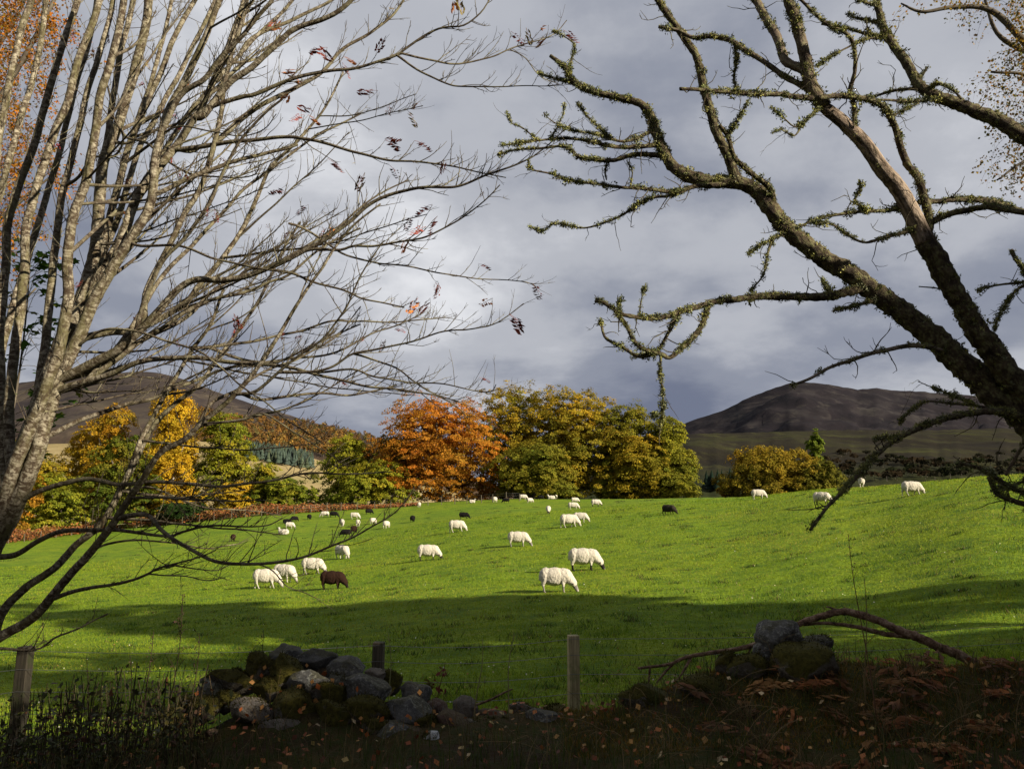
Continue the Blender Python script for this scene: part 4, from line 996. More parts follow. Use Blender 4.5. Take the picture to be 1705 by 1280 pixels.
RBR = [  # branches
 ([(298, 248), (338, 186), (408, 160), (420, 158), (504, 127), (589, 113), (651, 96), (679, 79), (730, 48), (772, 42), (800, 22), (815, 0)], 12, 2.5, -0.5),
 ([(360, 236), (420, 186), (524, 127), (572, 82), (617, 56), (651, 28), (675, -5)], 12, 4, 0.3),
 ([(330, 200), (341, 191), (380, 140), (420, 110), (465, 70), (490, 51), (533, 34), (566, 17), (590, -5)], 15, 8, -0.3),
 ([(395, 90), (420, 65), (490, 31), (544, 5), (570, -15)], 9, 5, 0.4),
 ([(659, 93), (702, 121), (744, 138), (786, 144), (898, 144), (938, 140)], 5, 1.4, -0.5),
 ([(668, 86), (716, 101), (758, 106), (814, 96), (848, 82), (898, 68), (927, 53), (944, 34)], 5, 1.6, 0.3),
 ([(848, 82), (875, 96), (900, 128), (930, 140)], 2.4, 1.4, 0.2),
 ([(300, 256), (312, 248), (405, 234), (476, 228), (504, 231), (549, 242), (603, 256), (654, 267), (724, 273), (772, 281), (842, 296)], 11, 1.8, -0.8),
 ([(262, 330), (279, 315), (340, 286), (402, 265), (470, 250), (495, 240)], 10, 6, 0.2),
 ([(120, 640), (200, 580), (260, 520), (315, 470), (370, 467), (420, 455), (476, 433), (533, 405), (578, 372), (617, 338), (687, 315), (758, 310), (814, 290), (870, 270), (899, 253), (952, 205)], 20, 1.6, -1.1),
 ([(500, 420), (527, 415), (566, 416), (589, 409), (631, 408), (687, 400), (718, 392), (755, 371), (800, 340), (832, 308)], 6.5, 2, -0.5),
 ([(480, 372), (502, 379), (541, 402), (578, 424), (623, 437), (673, 444), (758, 458), (814, 465), (876, 470), (892, 478)], 5, 1.5, 0.5),
 ([(390, 452), (420, 447), (476, 454), (524, 470), (578, 484), (611, 499), (673, 512)], 6.5, 2.4, -0.3),
 ([(340, 596), (420, 568), (490, 554), (552, 534), (589, 534), (654, 537), (742, 528)], 7, 1.8, 0.5),
 ([(395, 660), (428, 650), (476, 610), (504, 588), (538, 562), (566, 526), (583, 500), (612, 440), (640, 400)], 7.5, 2, -0.6),
 ([(352, 612), (420, 602), (476, 599), (561, 585), (617, 557), (654, 545), (701, 523)], 7, 2, 0.4),
 ([(470, 625), (513, 619), (555, 610), (589, 590), (623, 582), (673, 571), (730, 554), (786, 548), (822, 540), (845, 526), (872, 505)], 6, 1.6, -0.5),
 ([(98, 655), (124, 641), (183, 624), (231, 602), (296, 596), (352, 599), (422, 605), (462, 608), (513, 621), (578, 635), (623, 644), (673, 650), (721, 658), (763, 668)], 14, 2, -0.9),
 ([(510, 618), (533, 619), (589, 616), (623, 627), (673, 635), (730, 638), (811, 654), (826, 640)], 5, 1.5, -0.4),
 ([(589, 588), (617, 596), (659, 613), (687, 633), (715, 652), (758, 675), (778, 695)], 4.5, 1.5, 0.2),
 ([(400, 672), (437, 666), (504, 655), (538, 654), (578, 658), (623, 652), (660, 640)], 7, 2.5, 0.4),
 ([(70, 730), (138, 697), (197, 678), (253, 664), (298, 644), (338, 627), (394, 610), (450, 607), (520, 575), (600, 540)], 11, 2.5, 0.6),
 ([(26, 838), (70, 817), (140, 797), (197, 806), (239, 804), (281, 803), (352, 808), (394, 807), (456, 800), (521, 786), (569, 789), (653, 786)], 11, 1.8, -0.7),
 ([(-4, 940), (25, 924), (62, 901), (98, 885), (141, 882), (174, 883), (225, 886), (281, 892), (304, 884), (352, 876), (436, 876), (470, 862)], 12, 1.8, -0.4),
 ([(190, 866), (215, 858), (245, 858), (270, 884), (310, 910), (352, 930), (394, 939), (442, 938), (484, 933), (541, 913), (583, 896), (611, 882), (648, 860), (679, 829), (690, 810)], 10, 1.6, -0.8),
 ([(430, 940), (455, 950), (480, 975), (505, 985), (525, 995)], 3, 1.4, 0.3),
 ([(80, 999), (127, 983), (183, 973), (239, 959), (267, 945), (324, 930), (360, 915)], 9, 1.8, -0.5),
 ([(250, 957), (310, 959), (345, 966), (375, 962)], 3, 1.4, -0.2),
 ([(285, 940), (352, 950), (385, 938)], 3, 1.4, 0.3),
 ([(-10, 1096), (56, 1080), (93, 1061), (135, 1044), (180, 1021)], 6, 2, -0.3),
 ([(230, 530), (242, 498), (253, 461), (281, 410), (304, 363), (335, 310), (366, 197), (380, 113), (405, 28), (415, -20)], 13, 7, 0.3),
 ([(228, 560), (245, 486), (276, 430), (315, 388), (346, 340), (370, 290), (400, 235), (440, 190), (470, 165)], 11, 4, -0.6),
 ([(150, 640), (169, 616), (239, 565), (276, 543), (338, 503), (400, 489), (450, 470), (479, 458), (540, 410), (600, 380)], 12, 3, 0.2),
 ([(104, 634), (158, 612), (225, 574), (310, 526), (360, 481), (431, 450), (479, 427), (560, 380), (620, 330), (680, 300)], 13, 2.5, 0.8),
 ([(222, 405), (234, 410), (296, 410), (360, 430), (431, 447), (479, 455)], 6, 3, -0.6),
 ([(120, 580), (169, 551), (214, 550), (281, 568), (332, 585), (352, 599), (394, 636), (440, 668), (480, 700), (540, 740)], 6, 1.8, -0.9),
 ([(310, 690), (352, 672), (394, 650), (422, 627), (450, 613), (500, 596), (560, 560), (600, 510)], 8, 2, 0.5),
 ([(352, 720), (400, 700), (440, 690), (490, 720), (540, 750), (575, 775)], 4.5, 1.6, -0.3),
 ([(204, 820), (250, 812), (300, 830), (350, 845), (410, 850), (470, 858)], 5, 1.6, 0.5),
 ([(150, 915), (180, 905), (240, 900), (300, 905), (350, 912), (400, 905)], 5, 1.5, 0.7),
 ([(178, 860), (215, 790), (262, 700), (330, 640), (390, 560), (430, 500), (470, 420), (500, 370)], 12, 4, 0.9),
 ([(148, 640), (210, 560), (262, 470), (330, 400), (400, 320), (470, 270), (520, 230), (600, 190)], 12, 3, 1.0),
 ([(205, 212), (212, 230), (246, 238), (280, 268), (325, 292), (390, 296), (425, 290), (432, 274)], 6, 2.2, -0.9),
 ([(100, 310), (130, 295), (155, 262), (192, 258), (206, 228), (188, 190), (176, 130)], 7, 2, -0.7),
 ([(275, 222), (300, 210), (350, 218), (400, 228), (440, 215), (460, 190)], 4, 1.6, -0.5),
]
tips = []
tw_col = (0.0, 0.0, 0.0)
def grow_twigs(mb, wpts, radii, density, lmin, lmax, start=0.18, upb=0.30):
    seg = np.linalg.norm(np.diff(wpts, axis=0), axis=1); L = seg.sum()
    n = int(L * density)
    cum = np.concatenate([[0], np.cumsum(seg)]) / L
    for _ in range(n):
        t = start + (1 - start) * U(0, 1) ** 0.8
        i = int(np.clip(np.searchsorted(cum, t) - 1, 0, len(wpts) - 2))
        p = wpts[i] + (wpts[i + 1] - wpts[i]) * U(0, 1)
        tg = unit(wpts[min(i + 2, len(wpts) - 1)] - wpts[max(i - 1, 0)])
        side = unit(rng.normal(size=3) * np.array((1, 0.8, 1)))
        d = unit(tg * U(0.55, 1.0) + side * U(0.45, 0.95) + (0.05, 0, upb))
        l = U(lmin, lmax) * (1.1 - 0.5 * t)
        r = min(radii[i] * 0.55, 0.0042 * U(0.7, 1.2)); r = max(r, 0.0019)
        twig(mb, p, d, l, r, rng.normal(0, 0.25, 3), 0.10, 4, int(U(1, 5)), tw_col, 0.35, tips)
for (c, w0, w1, dr, kind) in RS:
    p = T.path(c, w0, w1, dr); mb = MB()
    if kind != 'trunk': p[:, 3] *= 0.76
    wp, rd = T.world(p), T.rad(p)
    tube(mb, wp, rd, 12, rough=0.05, seed=U(0, 50))
    if kind != 'trunk': grow_twigs(mb, wp, rd, 9.0, 0.18, 0.55, 0.25)
    mb.build(kind, T.mat, rowan, True)
allb = []
for (c, w0, w1, dr) in RBR:
    p = T.path(c, w0 * 0.88, w1, dr, 8.0); mb = MB()
    wp, rd = T.world(p), T.rad(p)
    tube(mb, wp, rd, 8, np.repeat(np.clip((rd - 0.004) / 0.022, 0.05, 1)[:, None] * np.ones((1, 3)), 8, 0), rough=0.05, seed=U(0, 50), cap=False)
    grow_twigs(mb, wp, rd, 15.0, 0.10, 0.42)
    mb.build('branch', T.mat, rowan, True)
    allb.append((wp, rd))
# further slender branches that fill the fan between the ones above
stems = [T.paths[k] for k in (1, 2, 3, 4, 10, 12, 13, 14)]
for k in range(64):
    src = stems[rng.integers(len(stems))]; i = int(len(src) * U(0.25, 0.92)); a = src[i]
    if a[1] < -20: continue
    ang = math.radians(U(8, 62) - (a[1] > 560) * 22); L = U(110, 330) * (0.7 + 0.5 * (a[1] > 250))
    b = (a[0] + L * math.cos(ang), a[1] - L * math.sin(ang))
    m = ((a[0] + b[0]) / 2 + U(-14, 14), (a[1] + b[1]) / 2 + U(-4, 26))
    w = min(a[3] * 0.6, U(4, 8))
    p = T.path([a[:2], m, b], w, 1.6, U(-0.9, 0.9), 9.0, depth=a[2]); mb = MB()
    wp, rd = T.world(p), T.rad(p)
    tube(mb, wp, rd, 6, np.repeat(np.clip((rd - 0.004) / 0.022, 0.05, 1)[:, None] * np.ones((1, 3)), 6, 0), rough=0.05, seed=U(0, 50), cap=False); grow_twigs(mb, wp, rd, 14.0, 0.10, 0.38)
    mb.build('branch', T.mat, rowan, True)

# last pinnate leaves, each a stalk with paired leaflets
def pinnate(name, col, n=6, L=0.105, curl=0.3):
    mb = MB()
    ax = np.array([(0, 0, 0)] + [(L * t, 0, -curl * L * t * t) for t in np.linspace(0.15, 1, 8)])
    tube(mb, ax, 0.0012, 3, (0.25, 0.08, 0.05), cap=False)
    cen, nr, up, cc = [], [], [], []
    for i in range(n):
        t = 0.30 + 0.66 * i / (n - 1)
        for s in (-1, 1):
            l = 0.030 * (0.75 + 0.5 * math.sin(t * 3.0)) * U(0.6, 1.2)
            d = unit(np.array((0.35 + rng.normal(0, 0.2), s * 0.85, -0.35 + rng.normal(0, 0.35))))
            c0 = np.array((L * t, 0, -curl * L * t * t)) + d * l * 0.5
            nn = unit(np.cross(d, (1, 0, 0.2)) * s)
            cen.append(c0); nr.append(nn); up.append(np.cross(nn, d)); cc.append(np.array(col) * U(0.7, 1.3))
    leaf_quads(mb, np.array(cen), np.array(nr), 0.020, np.array(cc), 0.34, np.array(up))
    V = np.concatenate(mb.v)
    return mesh_from(name, V, [np.concatenate(mb.q)], M['litter'], np.concatenate(mb.c))
LV = [pinnate('leaf', c, n, L, q) for c, n, L, q in (((0.20, 0.035, 0.020), 6, 0.11, 0.3), ((0.34, 0.12, 0.03), 6, 0.10, 0.2), ((0.13, 0.028, 0.020), 5, 0.09, 0.6), ((0.26, 0.20, 0.06), 6, 0.11, 0.25), ((0.09, 0.022, 0.018), 6, 0.10, 0.45))]
spots = [(459, 28, 1), (470, 36, 1), (455, 36, 0), (525, 75, 0), (540, 82, 0), (575, 98, 1), (570, 104, 0), (488, 115, 1), (498, 122, 1), (510, 170, 0), (500, 186, 0), (512, 192, 1), (648, 192, 2), (648, 214, 0), (690, 203, 3), (695, 216, 4), (555, 265, 0), (862, 50, 2), (893, 54, 1), (882, 38, 3), (720, 355, 4), (705, 345, 4), (712, 368, 0), (618, 277, 4), (640, 282, 4), (698, 340, 4), (694, 475, 1), (712, 470, 0), (724, 480, 0), (696, 492, 4), (714, 494, 0), (836, 501, 1), (866, 507, 4), (852, 520, 4), (657, 558, 0), (392, 519, 0), (402, 521, 0), (384, 518, 0), (225, 517, 2), (660, 235, 4), (480, 320, 4), (520, 325, 4), (660, 400, 1), (610, 150, 0), (905, 10, 1), (954, 58, 0), (745, 5, 1), (735, 0, 3), (885, 480, 4), (640, 60, 4), (350, 470, 4), (470, 170, 1), (665, 92, 3)]
TP = np.array([t[0] for t in tips]); TPw = TP + T.o
tr = (TPw[:, 1] * cT + (TPw[:, 2] - HC) * sT)
tpx = 852.5 + F * TPw[:, 0] / tr; tpy = 640 - F * ((TPw[:, 2] - HC) * cT - TPw[:, 1] * sT) / tr
for (px, py, k) in spots:
    i = int(np.argmin(np.hypot(tpx - px, tpy - py)))
    o = link('leaf', LV[k], rowan, TP[i]); o.rotation_euler = (U(-0.8, 0.8), U(-0.2, 1.0), U(0, 6.28)); s = U(1.1, 1.5); o.scale = (s, s, s)
for i in rng.choice(len(TP), 70, replace=False):
    if tpy[i] > 640 or tpx[i] < 120: continue
    o = link('leaf', LV[rng.integers(0, 5)], rowan, TP[i]); o.rotation_euler = (U(-0.8, 0.8), U(-0.2, 1.2), U(0, 6.28)); s = U(0.6, 1.0); o.scale = (s, s, s)
bm = bmesh.new()
for k in range(15):
    r = bmesh.ops.create_icosphere(bm, subdivisions=1, radius=0.0055); c = rng.normal(0, 0.014, 3) * (1, 1, 0.6)
    for v in r['verts']: v.co += Vector(c)
bme = bpy.data.meshes.new('berry_cluster'); bm.to_mesh(bme); bm.free(); bme.materials.append(M['berry'])
for (px, py) in [(118, 37), (250, 122), (235, 148), (292, 196), (300, 214), (92, 236)]:
    i = int(np.argmin(np.hypot(tpx - px, tpy - py))); link('berry_cluster', bme, rowan, TP[i])

# ---------- lichen covered dead limbed birch on the right
LY = 5.2
lx = P(1850, 1100, LY)[0]
lich = tag(empty('dead_birch_tree', (lx, LY, land1(lx, LY))), 'leaning dying birch hung with grey green lichen, reaching in from the right', 'tree')
TL = Traced(lich, LY, M['bark'], 1.5)
LT = [
 ([(1872, 1170, 96), (1862, 1000, 92), (1820, 860, 88), (1770, 762, 86), (1735, 708, 70)], 90, 70, 0.0, 'trunk', 1.0),
 ([(1745, 722), (1705, 690, 56), (1661, 658, 50), (1619, 621, 45), (1577, 582, 41), (1521, 534, 37), (1478, 503, 35), (1422, 461, 32), (1360, 422, 30), (1307, 377, 28), (1281, 346, 27), (1259, 318, 25), (1223, 304, 22), (1172, 301, 23), (1130, 284, 21), (1107, 259, 18), (1093, 225, 16), (1082, 191, 15), (1065, 172, 13), (1031, 163, 11), (989, 153, 10), (955, 138, 10), (941, 113, 9), (916, 93, 6)], 70, 6, 0.6, 'limb', 1.0),
 ([(1740, 712), (1704, 660, 44), (1670, 608, 41), (1633, 560, 38), (1599, 506, 33), (1571, 453, 36), (1540, 402, 34)], 60, 38, -0.25, 'limb', 1.0),
 ([(1540, 402, 33), (1518, 357, 30), (1495, 312, 28), (1467, 279, 27), (1439, 239, 25), (1405, 206, 23), (1372, 178, 21)], 38, 24, -0.2, 'limb', 0.12),
 ([(1372, 180, 24), (1349, 135, 22), (1338, 84, 20), (1324, 34, 19), (1312, 0, 17), (1300, -50, 15)], 24, 15, -0.15, 'limb', 0.75),
]
LB = [
 ([(1232, 306), (1226, 298), (1208, 253), (1189, 203), (1175, 158), (1163, 107), (1144, 70), (1118, 34), (1096, 0), (1082, -30)], 19, 11, -0.3, 1.0),
 ([(1290, 350), (1282, 315), (1242, 279), (1222, 262), (1212, 228), (1198, 208)], 11, 7, -0.25, 1.0),
 ([(1212, 224), (1240, 180), (1245, 169)], 5, 3, -0.1, 1.0),
 ([(1360, 166), (1309, 158), (1281, 158), (1228, 156), (1172, 149), (1132, 148)], 11, 6, -0.3, 1.0),
 ([(1362, 160), (1338, 144), (1290, 118), (1239, 82), (1220, 69), (1180, 59), (1152, 62), (1130, 53), (1096, 45)], 12, 6, 0.3, 0.8),
 ([(1222, 72), (1226, 100), (1222, 130), (1226, 152)], 5, 3.5, 0.1, 1.0),
 ([(1094, 240), (1045, 245), (989, 239), (938, 231), (896, 234), (834, 242)], 9, 2.5, -0.4, 1.0),
 ([(1104, 263), (1059, 259), (1017, 267), (969, 262), (941, 245), (904, 248), (862, 250), (828, 259)], 10, 2.5, 0.4, 1.0),
 ([(1224, 306), (1158, 312), (1124, 321), (1059, 312), (1003, 308), (947, 301), (916, 290), (885, 281), (880, 266)], 10, 2.5, -0.3, 1.0),
 ([(1160, 313), (1116, 324), (1090, 329), (1062, 341), (1018, 368), (973, 378), (925, 372), (905, 384), (882, 378)], 6.5, 1.8, 0.35, 1.0),
 ([(1087, 218), (1059, 234), (1028, 234), (1000, 214), (978, 194), (961, 172)], 7, 2.2, -0.3, 1.0),
 ([(1024, 230), (985, 222), (950, 216), (920, 205), (905, 190)], 4, 1.6, -0.3, 1.0),
 ([(896, 232), (870, 212), (852, 205), (843, 185)], 3, 1.5, -0.1, 1.0),
 ([(915, 230), (935, 195), (940, 170)], 3, 1.5, -0.1, 1.0),
 ([(1010, 266), (1008, 286), (1010, 300)], 3.5, 2, 0.1, 1.0),
 ([(1050, 312), (1052, 285), (1043, 268)], 3, 1.5, -0.1, 1.0),
 ([(955, 137), (925, 132), (895, 122)], 6, 2, 0.15, 1.0),
 ([(944, 120), (952, 95), (958, 75), (940, 60), (920, 52)], 4, 2, 0.2, 1.0),
 ([(1440, 478), (1405, 489), (1360, 495), (1309, 492), (1253, 495), (1226, 499), (1184, 506), (1142, 515), (1113, 526), (1080, 529), (1040, 526), (1023, 517), (1004, 503), (992, 501)], 17, 6, -0.6, 1.0),
 ([(1180, 508), (1178, 516), (1164, 548), (1136, 576), (1113, 596), (1099, 590), (1074, 582), (1057, 568), (1040, 537), (1026, 523)], 10, 6, -0.2, 1.0),
 ([(1132, 520), (1108, 565), (1096, 584)], 7, 5, 0.15, 1.0),
 ([(1096, 590), (1063, 593), (1040, 582), (1012, 565), (1003, 545), (998, 533)], 7, 4, 0.2, 1.0),
 ([(1101, 590), (1099, 622), (1103, 652), (1101, 686), (1099, 705), (1098, 742)], 4.5, 1.8, 0.0, 1.0),
 ([(1101, 688), (1094, 692), (1085, 692)], 2.2, 1.5, 0.0, 1.0),
 ([(1068, 524), (1068, 503), (1075, 472)], 3, 1.4, 0.05, 1.0),
 ([(1030, 522), (1031, 505), (1032, 498)], 3.5, 2.5, 0.05, 1.0),
 ([(1385, 490), (1372, 470), (1370, 462)], 8, 4, 0.05, 1.0),
 ([(1470, 508), (1440, 505), (1415, 512), (1387, 518)], 8, 3, -0.15, 1.0),
 ([(1342, 122), (1332, 113), (1309, 99), (1293, 65), (1278, 37), (1256, 0), (1242, -40)], 17, 13, 0.3, 0.7),
 ([(1440, 240), (1428, 234), (1422, 175), (1416, 152), (1425, 124), (1422, 84), (1408, 56), (1377, 39), (1352, 20), (1329, -5)], 9, 5.5, -0.35, 0.9),
 ([(1800, 300), (1740, 246), (1704, 225), (1661, 200), (1605, 180), (1563, 163), (1532, 141), (1512, 107), (1487, 73), (1470, 51), (1459, 0), (1452, -40)], 36, 10, 0.5, 1.0),
 ([(1556, 396), (1546, 360), (1537, 329), (1529, 298), (1512, 270), (1498, 239), (1487, 203), (1470, 180), (1439, 166), (1405, 160), (1362, 163)], 16, 9, -0.3, 1.0),
 ([(1534, 143), (1478, 155), (1450, 163)], 7, 4, 0.3, 1.0),
 ([(1570, 166), (1510, 168), (1460, 168)], 6, 4, -0.2, 1.0),
 ([(1472, 66), (1433, 70), (1394, 87), (1360, 110)], 4.5, 2.5, -0.2, 1.0),
 ([(1468, 60), (1422, 53), (1383, 42), (1368, 40)], 6, 4, 0.2, 1.0),
 ([(1465, 40), (1440, 32), (1420, 28), (1412, 22)], 5, 3, 0.2, 1.0),
 ([(1462, 8), (1440, 4), (1420, -5)], 6, 4, -0.2, 1.0),
 ([(1446, 54), (1443, 40), (1440, 30)], 3, 2, 0, 1.0),
 ([(1545, 145), (1560, 140), (1585, 150), (1600, 165)], 6, 4, -0.3, 1.0),
 ([(1536, 132), (1541, 118), (1543, 112)], 6, 4, 0, 1.0),
 ([(1480, 205), (1492, 190), (1510, 180), (1530, 172)], 4, 2.5, 0.2, 1.0),
 ([(1810, 372), (1705, 352), (1647, 335), (1577, 335), (1520, 338), (1495, 346), (1450, 352), (1394, 358), (1360, 365), (1329, 379)], 15, 4, -0.4, 1.0),
 ([(1546, 378), (1552, 371), (1591, 354), (1647, 344), (1705, 354), (1760, 362)], 11, 9, -0.3, 1.0),
 ([(1510, 386), (1470, 396), (1436, 403), (1408, 391), (1383, 374), (1356, 371)], 7, 2.5, -0.3, 1.0),
 ([(1440, 352), (1424, 335), (1430, 320), (1432, 304)], 5, 4, -0.1, 1.0),
 ([(1590, 592), (1549, 579), (1507, 575), (1464, 585), (1422, 599), (1380, 613), (1346, 630), (1318, 641)], 10, 4.5, -0.5, 0.5),
 ([(1310, 392), (1284, 399), (1259, 413), (1245, 424)], 6, 3, -0.1, 1.0),
 ([(1286, 399), (1276, 424), (1271, 458), (1250, 485)], 5.5, 2, -0.1, 1.0),
 ([(1770, 452), (1705, 467), (1675, 472), (1628, 484)], 7, 2.5, 0.1, 1.0),
 ([(1760, 430), (1704, 478), (1675, 509), (1659, 534), (1656, 551)], 7, 3, -0.2, 1.0),
 ([(1790, 540), (1705, 447), (1684, 416)], 12, 7, 0.2, 1.0),
 ([(1625, 540), (1600, 486), (1560, 480), (1530, 477)], 4, 2, 0.1, 1.0),
 ([(1735, 700), (1664, 684), (1619, 687), (1577, 696), (1535, 713), (1492, 730), (1464, 752), (1436, 780), (1408, 814), (1377, 845), (1349, 882)], 14, 5, -0.6, 1.0),
 ([(1492, 730), (1478, 729), (1454, 731)], 4, 3, 0.1, 1.0),
 ([(1660, 682), (1628, 676), (1563, 670), (1535, 673), (1509, 690), (1499, 706)], 6, 1.8, 0.3, 1.0),
 ([(1630, 677), (1600, 662), (1575, 654), (1550, 645), (1528, 635)], 3, 1.4, -0.2, 1.0),
 ([(1780, 700), (1705, 741), (1690, 758), (1675, 791)], 8, 5, 0.2, 0.3),
 ([(1800, 860), (1705, 822), (1661, 797), (1633, 780), (1597, 770)], 12, 5, -0.2, 1.0),
 ([(1800, 880), (1705, 840), (1687, 834), (1659, 822), (1647, 797), (1655, 790)], 13, 7, 0.1, 1.0),
 ([(1650, 822), (1665, 812), (1690, 808), (1720, 790)], 5, 3, 0.1, 1.0),
 ([(1365, 178), (1345, 200), (1325, 212), (1305, 195), (1285, 178)], 4, 2, -0.3, 1.0),
 ([(1340, 205), (1322, 225), (1300, 215), (1285, 222)], 4, 1.6, -0.1, 1.0),
]
LPAL = np.array([(0.20, 0.20, 0.060), (0.15, 0.165, 0.062), (0.26, 0.245, 0.085), (0.095, 0.105, 0.040), (0.18, 0.185, 0.11)])
def tufts(mb, wp, rd, per_m, smin, smax, cover=1.0):
    seg = np.linalg.norm(np.diff(wp, axis=0), axis=1); L = seg.sum(); cum = np.concatenate([[0], np.cumsum(seg)]) / L
    n = int(L * per_m * cover)
    ph = U(0, 9)
    for _ in range(n):
        t = U(0, 1)
        if np.sin(t * L * 9 + ph) + np.sin(t * L * 23 + ph) < U(-1.5, 1.3): continue
        i = int(np.clip(np.searchsorted(cum, t) - 1, 0, len(wp) - 2))
        tg = unit(wp[i + 1] - wp[i]); p = wp[i] + (wp[i + 1] - wp[i]) * U(0, 1)
        o = rng.normal(size=3); o[2] += 0.55; o = unit(o - tg * (o @ tg))
        c = p + o * rd[i] * 0.85
        s = U(smin, smax) * (0.55 + 0.9 * rng.random() ** 3)
        m = int(U(26, 44))
        d = unit(rng.normal(size=(m, 3)) + o * 0.75)
        base = c + unit(rng.normal(size=(m, 3))) * (U(0, 1, (m, 1)) ** 0.5) * s * 0.75
        tip = base + d * s * U(0.2, 0.55, (m, 1)); sd = unit(np.cross(d, rng.normal(size=(m, 3)))) * s * U(0.05, 0.14, (m, 1))
        sd = sd * 1.35
        V = np.stack([base - sd, base + sd, tip], 1).reshape(-1, 3)
        col = LPAL[rng.integers(0, 5)] * U(0.55, 1.3) * U(0.75, 1.25, (m, 1))
        mb.add(V, None, np.arange(m * 3).reshape(m, 3), np.repeat(col, 3, 0))
def lichen_limb(c, w0, w1, dr, name, cov, sides, tdens, twigs):
    p = TL.path(c, w0, w1, dr, 5.0, calm=0.35 if sides > 9 else 1.0); wp, rd = TL.world(p), TL.rad(p)
    mb = MB()
    k = mb.n
    tube(mb, wp, rd, sides, (cov, cov, cov), rough=0.16 if cov > 0.5 else 0.05, seed=U(0, 50))
    L = np.linalg.norm(np.diff(wp, axis=0), axis=1).sum()
    for _ in range(int(L * twigs)):
        i = rng.integers(2, len(wp) - 1); tg = unit(wp[i] - wp[i - 1])
        d = unit(tg * U(-0.2, 0.8) + rng.normal(0, 0.8, 3) + (-0.2, 0, 0.05))
        twig(mb, wp[i], d, U(0.05, 0.30), max(0.0016, min(rd[i] * 0.4, 0.004)), rng.normal(0, 0.6, 3), 0.28, 4, int(U(1, 4)), (1, 1, 1), 0.0)
    o = mb.build(name, TL.mat, lich, True)
    lb = MB(); tufts(lb, wp, rd, tdens, 0.012, 0.036, cov)
    if lb.n: tag(lb.build('lichen', M['lichen'], o), kind='stuff')
for (c, w0, w1, dr, nm, cov) in LT: lichen_limb(c, w0, w1, dr, nm, cov, 16, 900 if cov > 0.3 else 320, 3)
for (c, w0, w1, dr, cov) in LB: lichen_limb(c, w0, w1, dr, 'branch', cov, 9, 380, 8)
# ------------------------------------------------------------------ leafy trees close to the camera
def hanging_birch(t, starts, lens, leaves_per, leaf, pal, limb_paths, limb_w, twig_r=0.003, spread=0.10):
    o = np.array(t.location); tb = MB()
    for c, w, y in limb_paths:
        c = np.asarray(c, float); p = smooth_path(np.column_stack([c, np.full(len(c), y), np.linspace(w[0], w[1], len(c))]), 10.0)
        wp = np.array([P(a, b, d) for a, b, d, _ in p]) - o
        tube(tb, wp, p[:, 3] * 0.5 / F * p[:, 2], 8, rough=0.10, seed=U(0, 9))
    cb = MB(); pal = np.asarray(pal)
    for s, l in zip(starts, lens):
        p = [s - o]; d = unit(np.array((rng.normal(0, 0.5), rng.normal(0, 0.5), 0.1)))
        for i in range(6): d = unit(d + (0, 0, -0.45) + rng.normal(0, 0.12, 3)); p.append(p[-1] + d * l / 6)
        p = np.array(p); tube(tb, p, np.linspace(twig_r, twig_r * 0.35, 7), 3, cap=False)
        m = int(leaves_per * U(0.5, 1.5)); k = U(0.6, 5.99, m); i = k.astype(int); f = (k - i)[:, None]
        cen = p[i] * (1 - f) + p[np.minimum(i + 1, 6)] * f + rng.normal(0, spread * 0.4, (m, 3))
        col = pal[rng.integers(0, len(pal), m)] * U(0.7, 1.35, (m, 1))
        leaf_quads(cb, cen, rng.normal(size=(m, 3)), leaf * U(0.6, 1.25, m), col, 0.72)
    tb.build('trunk', M['trunk'], t, True); cb.build('crown', M['leaf'], t)
def cloud_starts(n, fx, fy, ylo, yhi, keep):
    out = []
    while len(out) < n:
        px, py = U(*fx), U(*fy)
        if rng.random() < keep(px, py): out.append(P(px, py, U(ylo, yhi)))
    return out
bx_ = P(-260, 1000, 13.0)
ob = tag(empty('birch_tree', (bx_[0], 13.0, land1(bx_[0], 13.0))), 'orange leaved birch behind the rowan stems at the upper left', 'tree')
st = cloud_starts(1250, (-260, 135), (-160, 400), 11.0, 15.0, lambda a, b: np.clip((128 - a - 0.10 * max(b, 0) + 26 * math.sin(b * 0.03)) / 90, 0, 1))
hanging_birch(ob, st, U(0.35, 1.1, len(st)), 42, 0.024, [(0.30, 0.105, 0.012), (0.34, 0.15, 0.015), (0.22, 0.10, 0.012), (0.14, 0.10, 0.015), (0.36, 0.12, 0.012)],
              [([(-262, 1120), (-235, 800), (-200, 500), (-150, 250), (-120, 50), (-100, -120)], (44, 16), 13.0), ([(-205, 520), (-100, 340), (-20, 200), (60, 60), (100, -20)], (16, 5), 12.8),
               ([(-150, 260), (-60, 160), (20, 40), (60, -40)], (12, 4), 13.4), ([(-215, 600), (-120, 480), (-40, 400), (40, 330), (90, 290)], (12, 3), 12.4), ([(-235, 760), (-120, 640), (-20, 560), (60, 480)], (10, 3), 12.9)], 0)
bx_ = P(1990, 900, 9.2)
rbir = tag(empty('birch_tree', (bx_[0], 9.2, land1(bx_[0], 9.2))), 'yellow leaved birch with drooping twigs at the upper right edge', 'tree')
st = cloud_starts(800, (1490, 1900), (-90, 300), 8.2, 10.4, lambda a, b: np.clip((a - (1628 + 14 * math.sin(b * 0.04)) ) / 90, 0, 1) if b > 18 else np.clip((a - 1490) / 160, 0, 1) * 0.6)
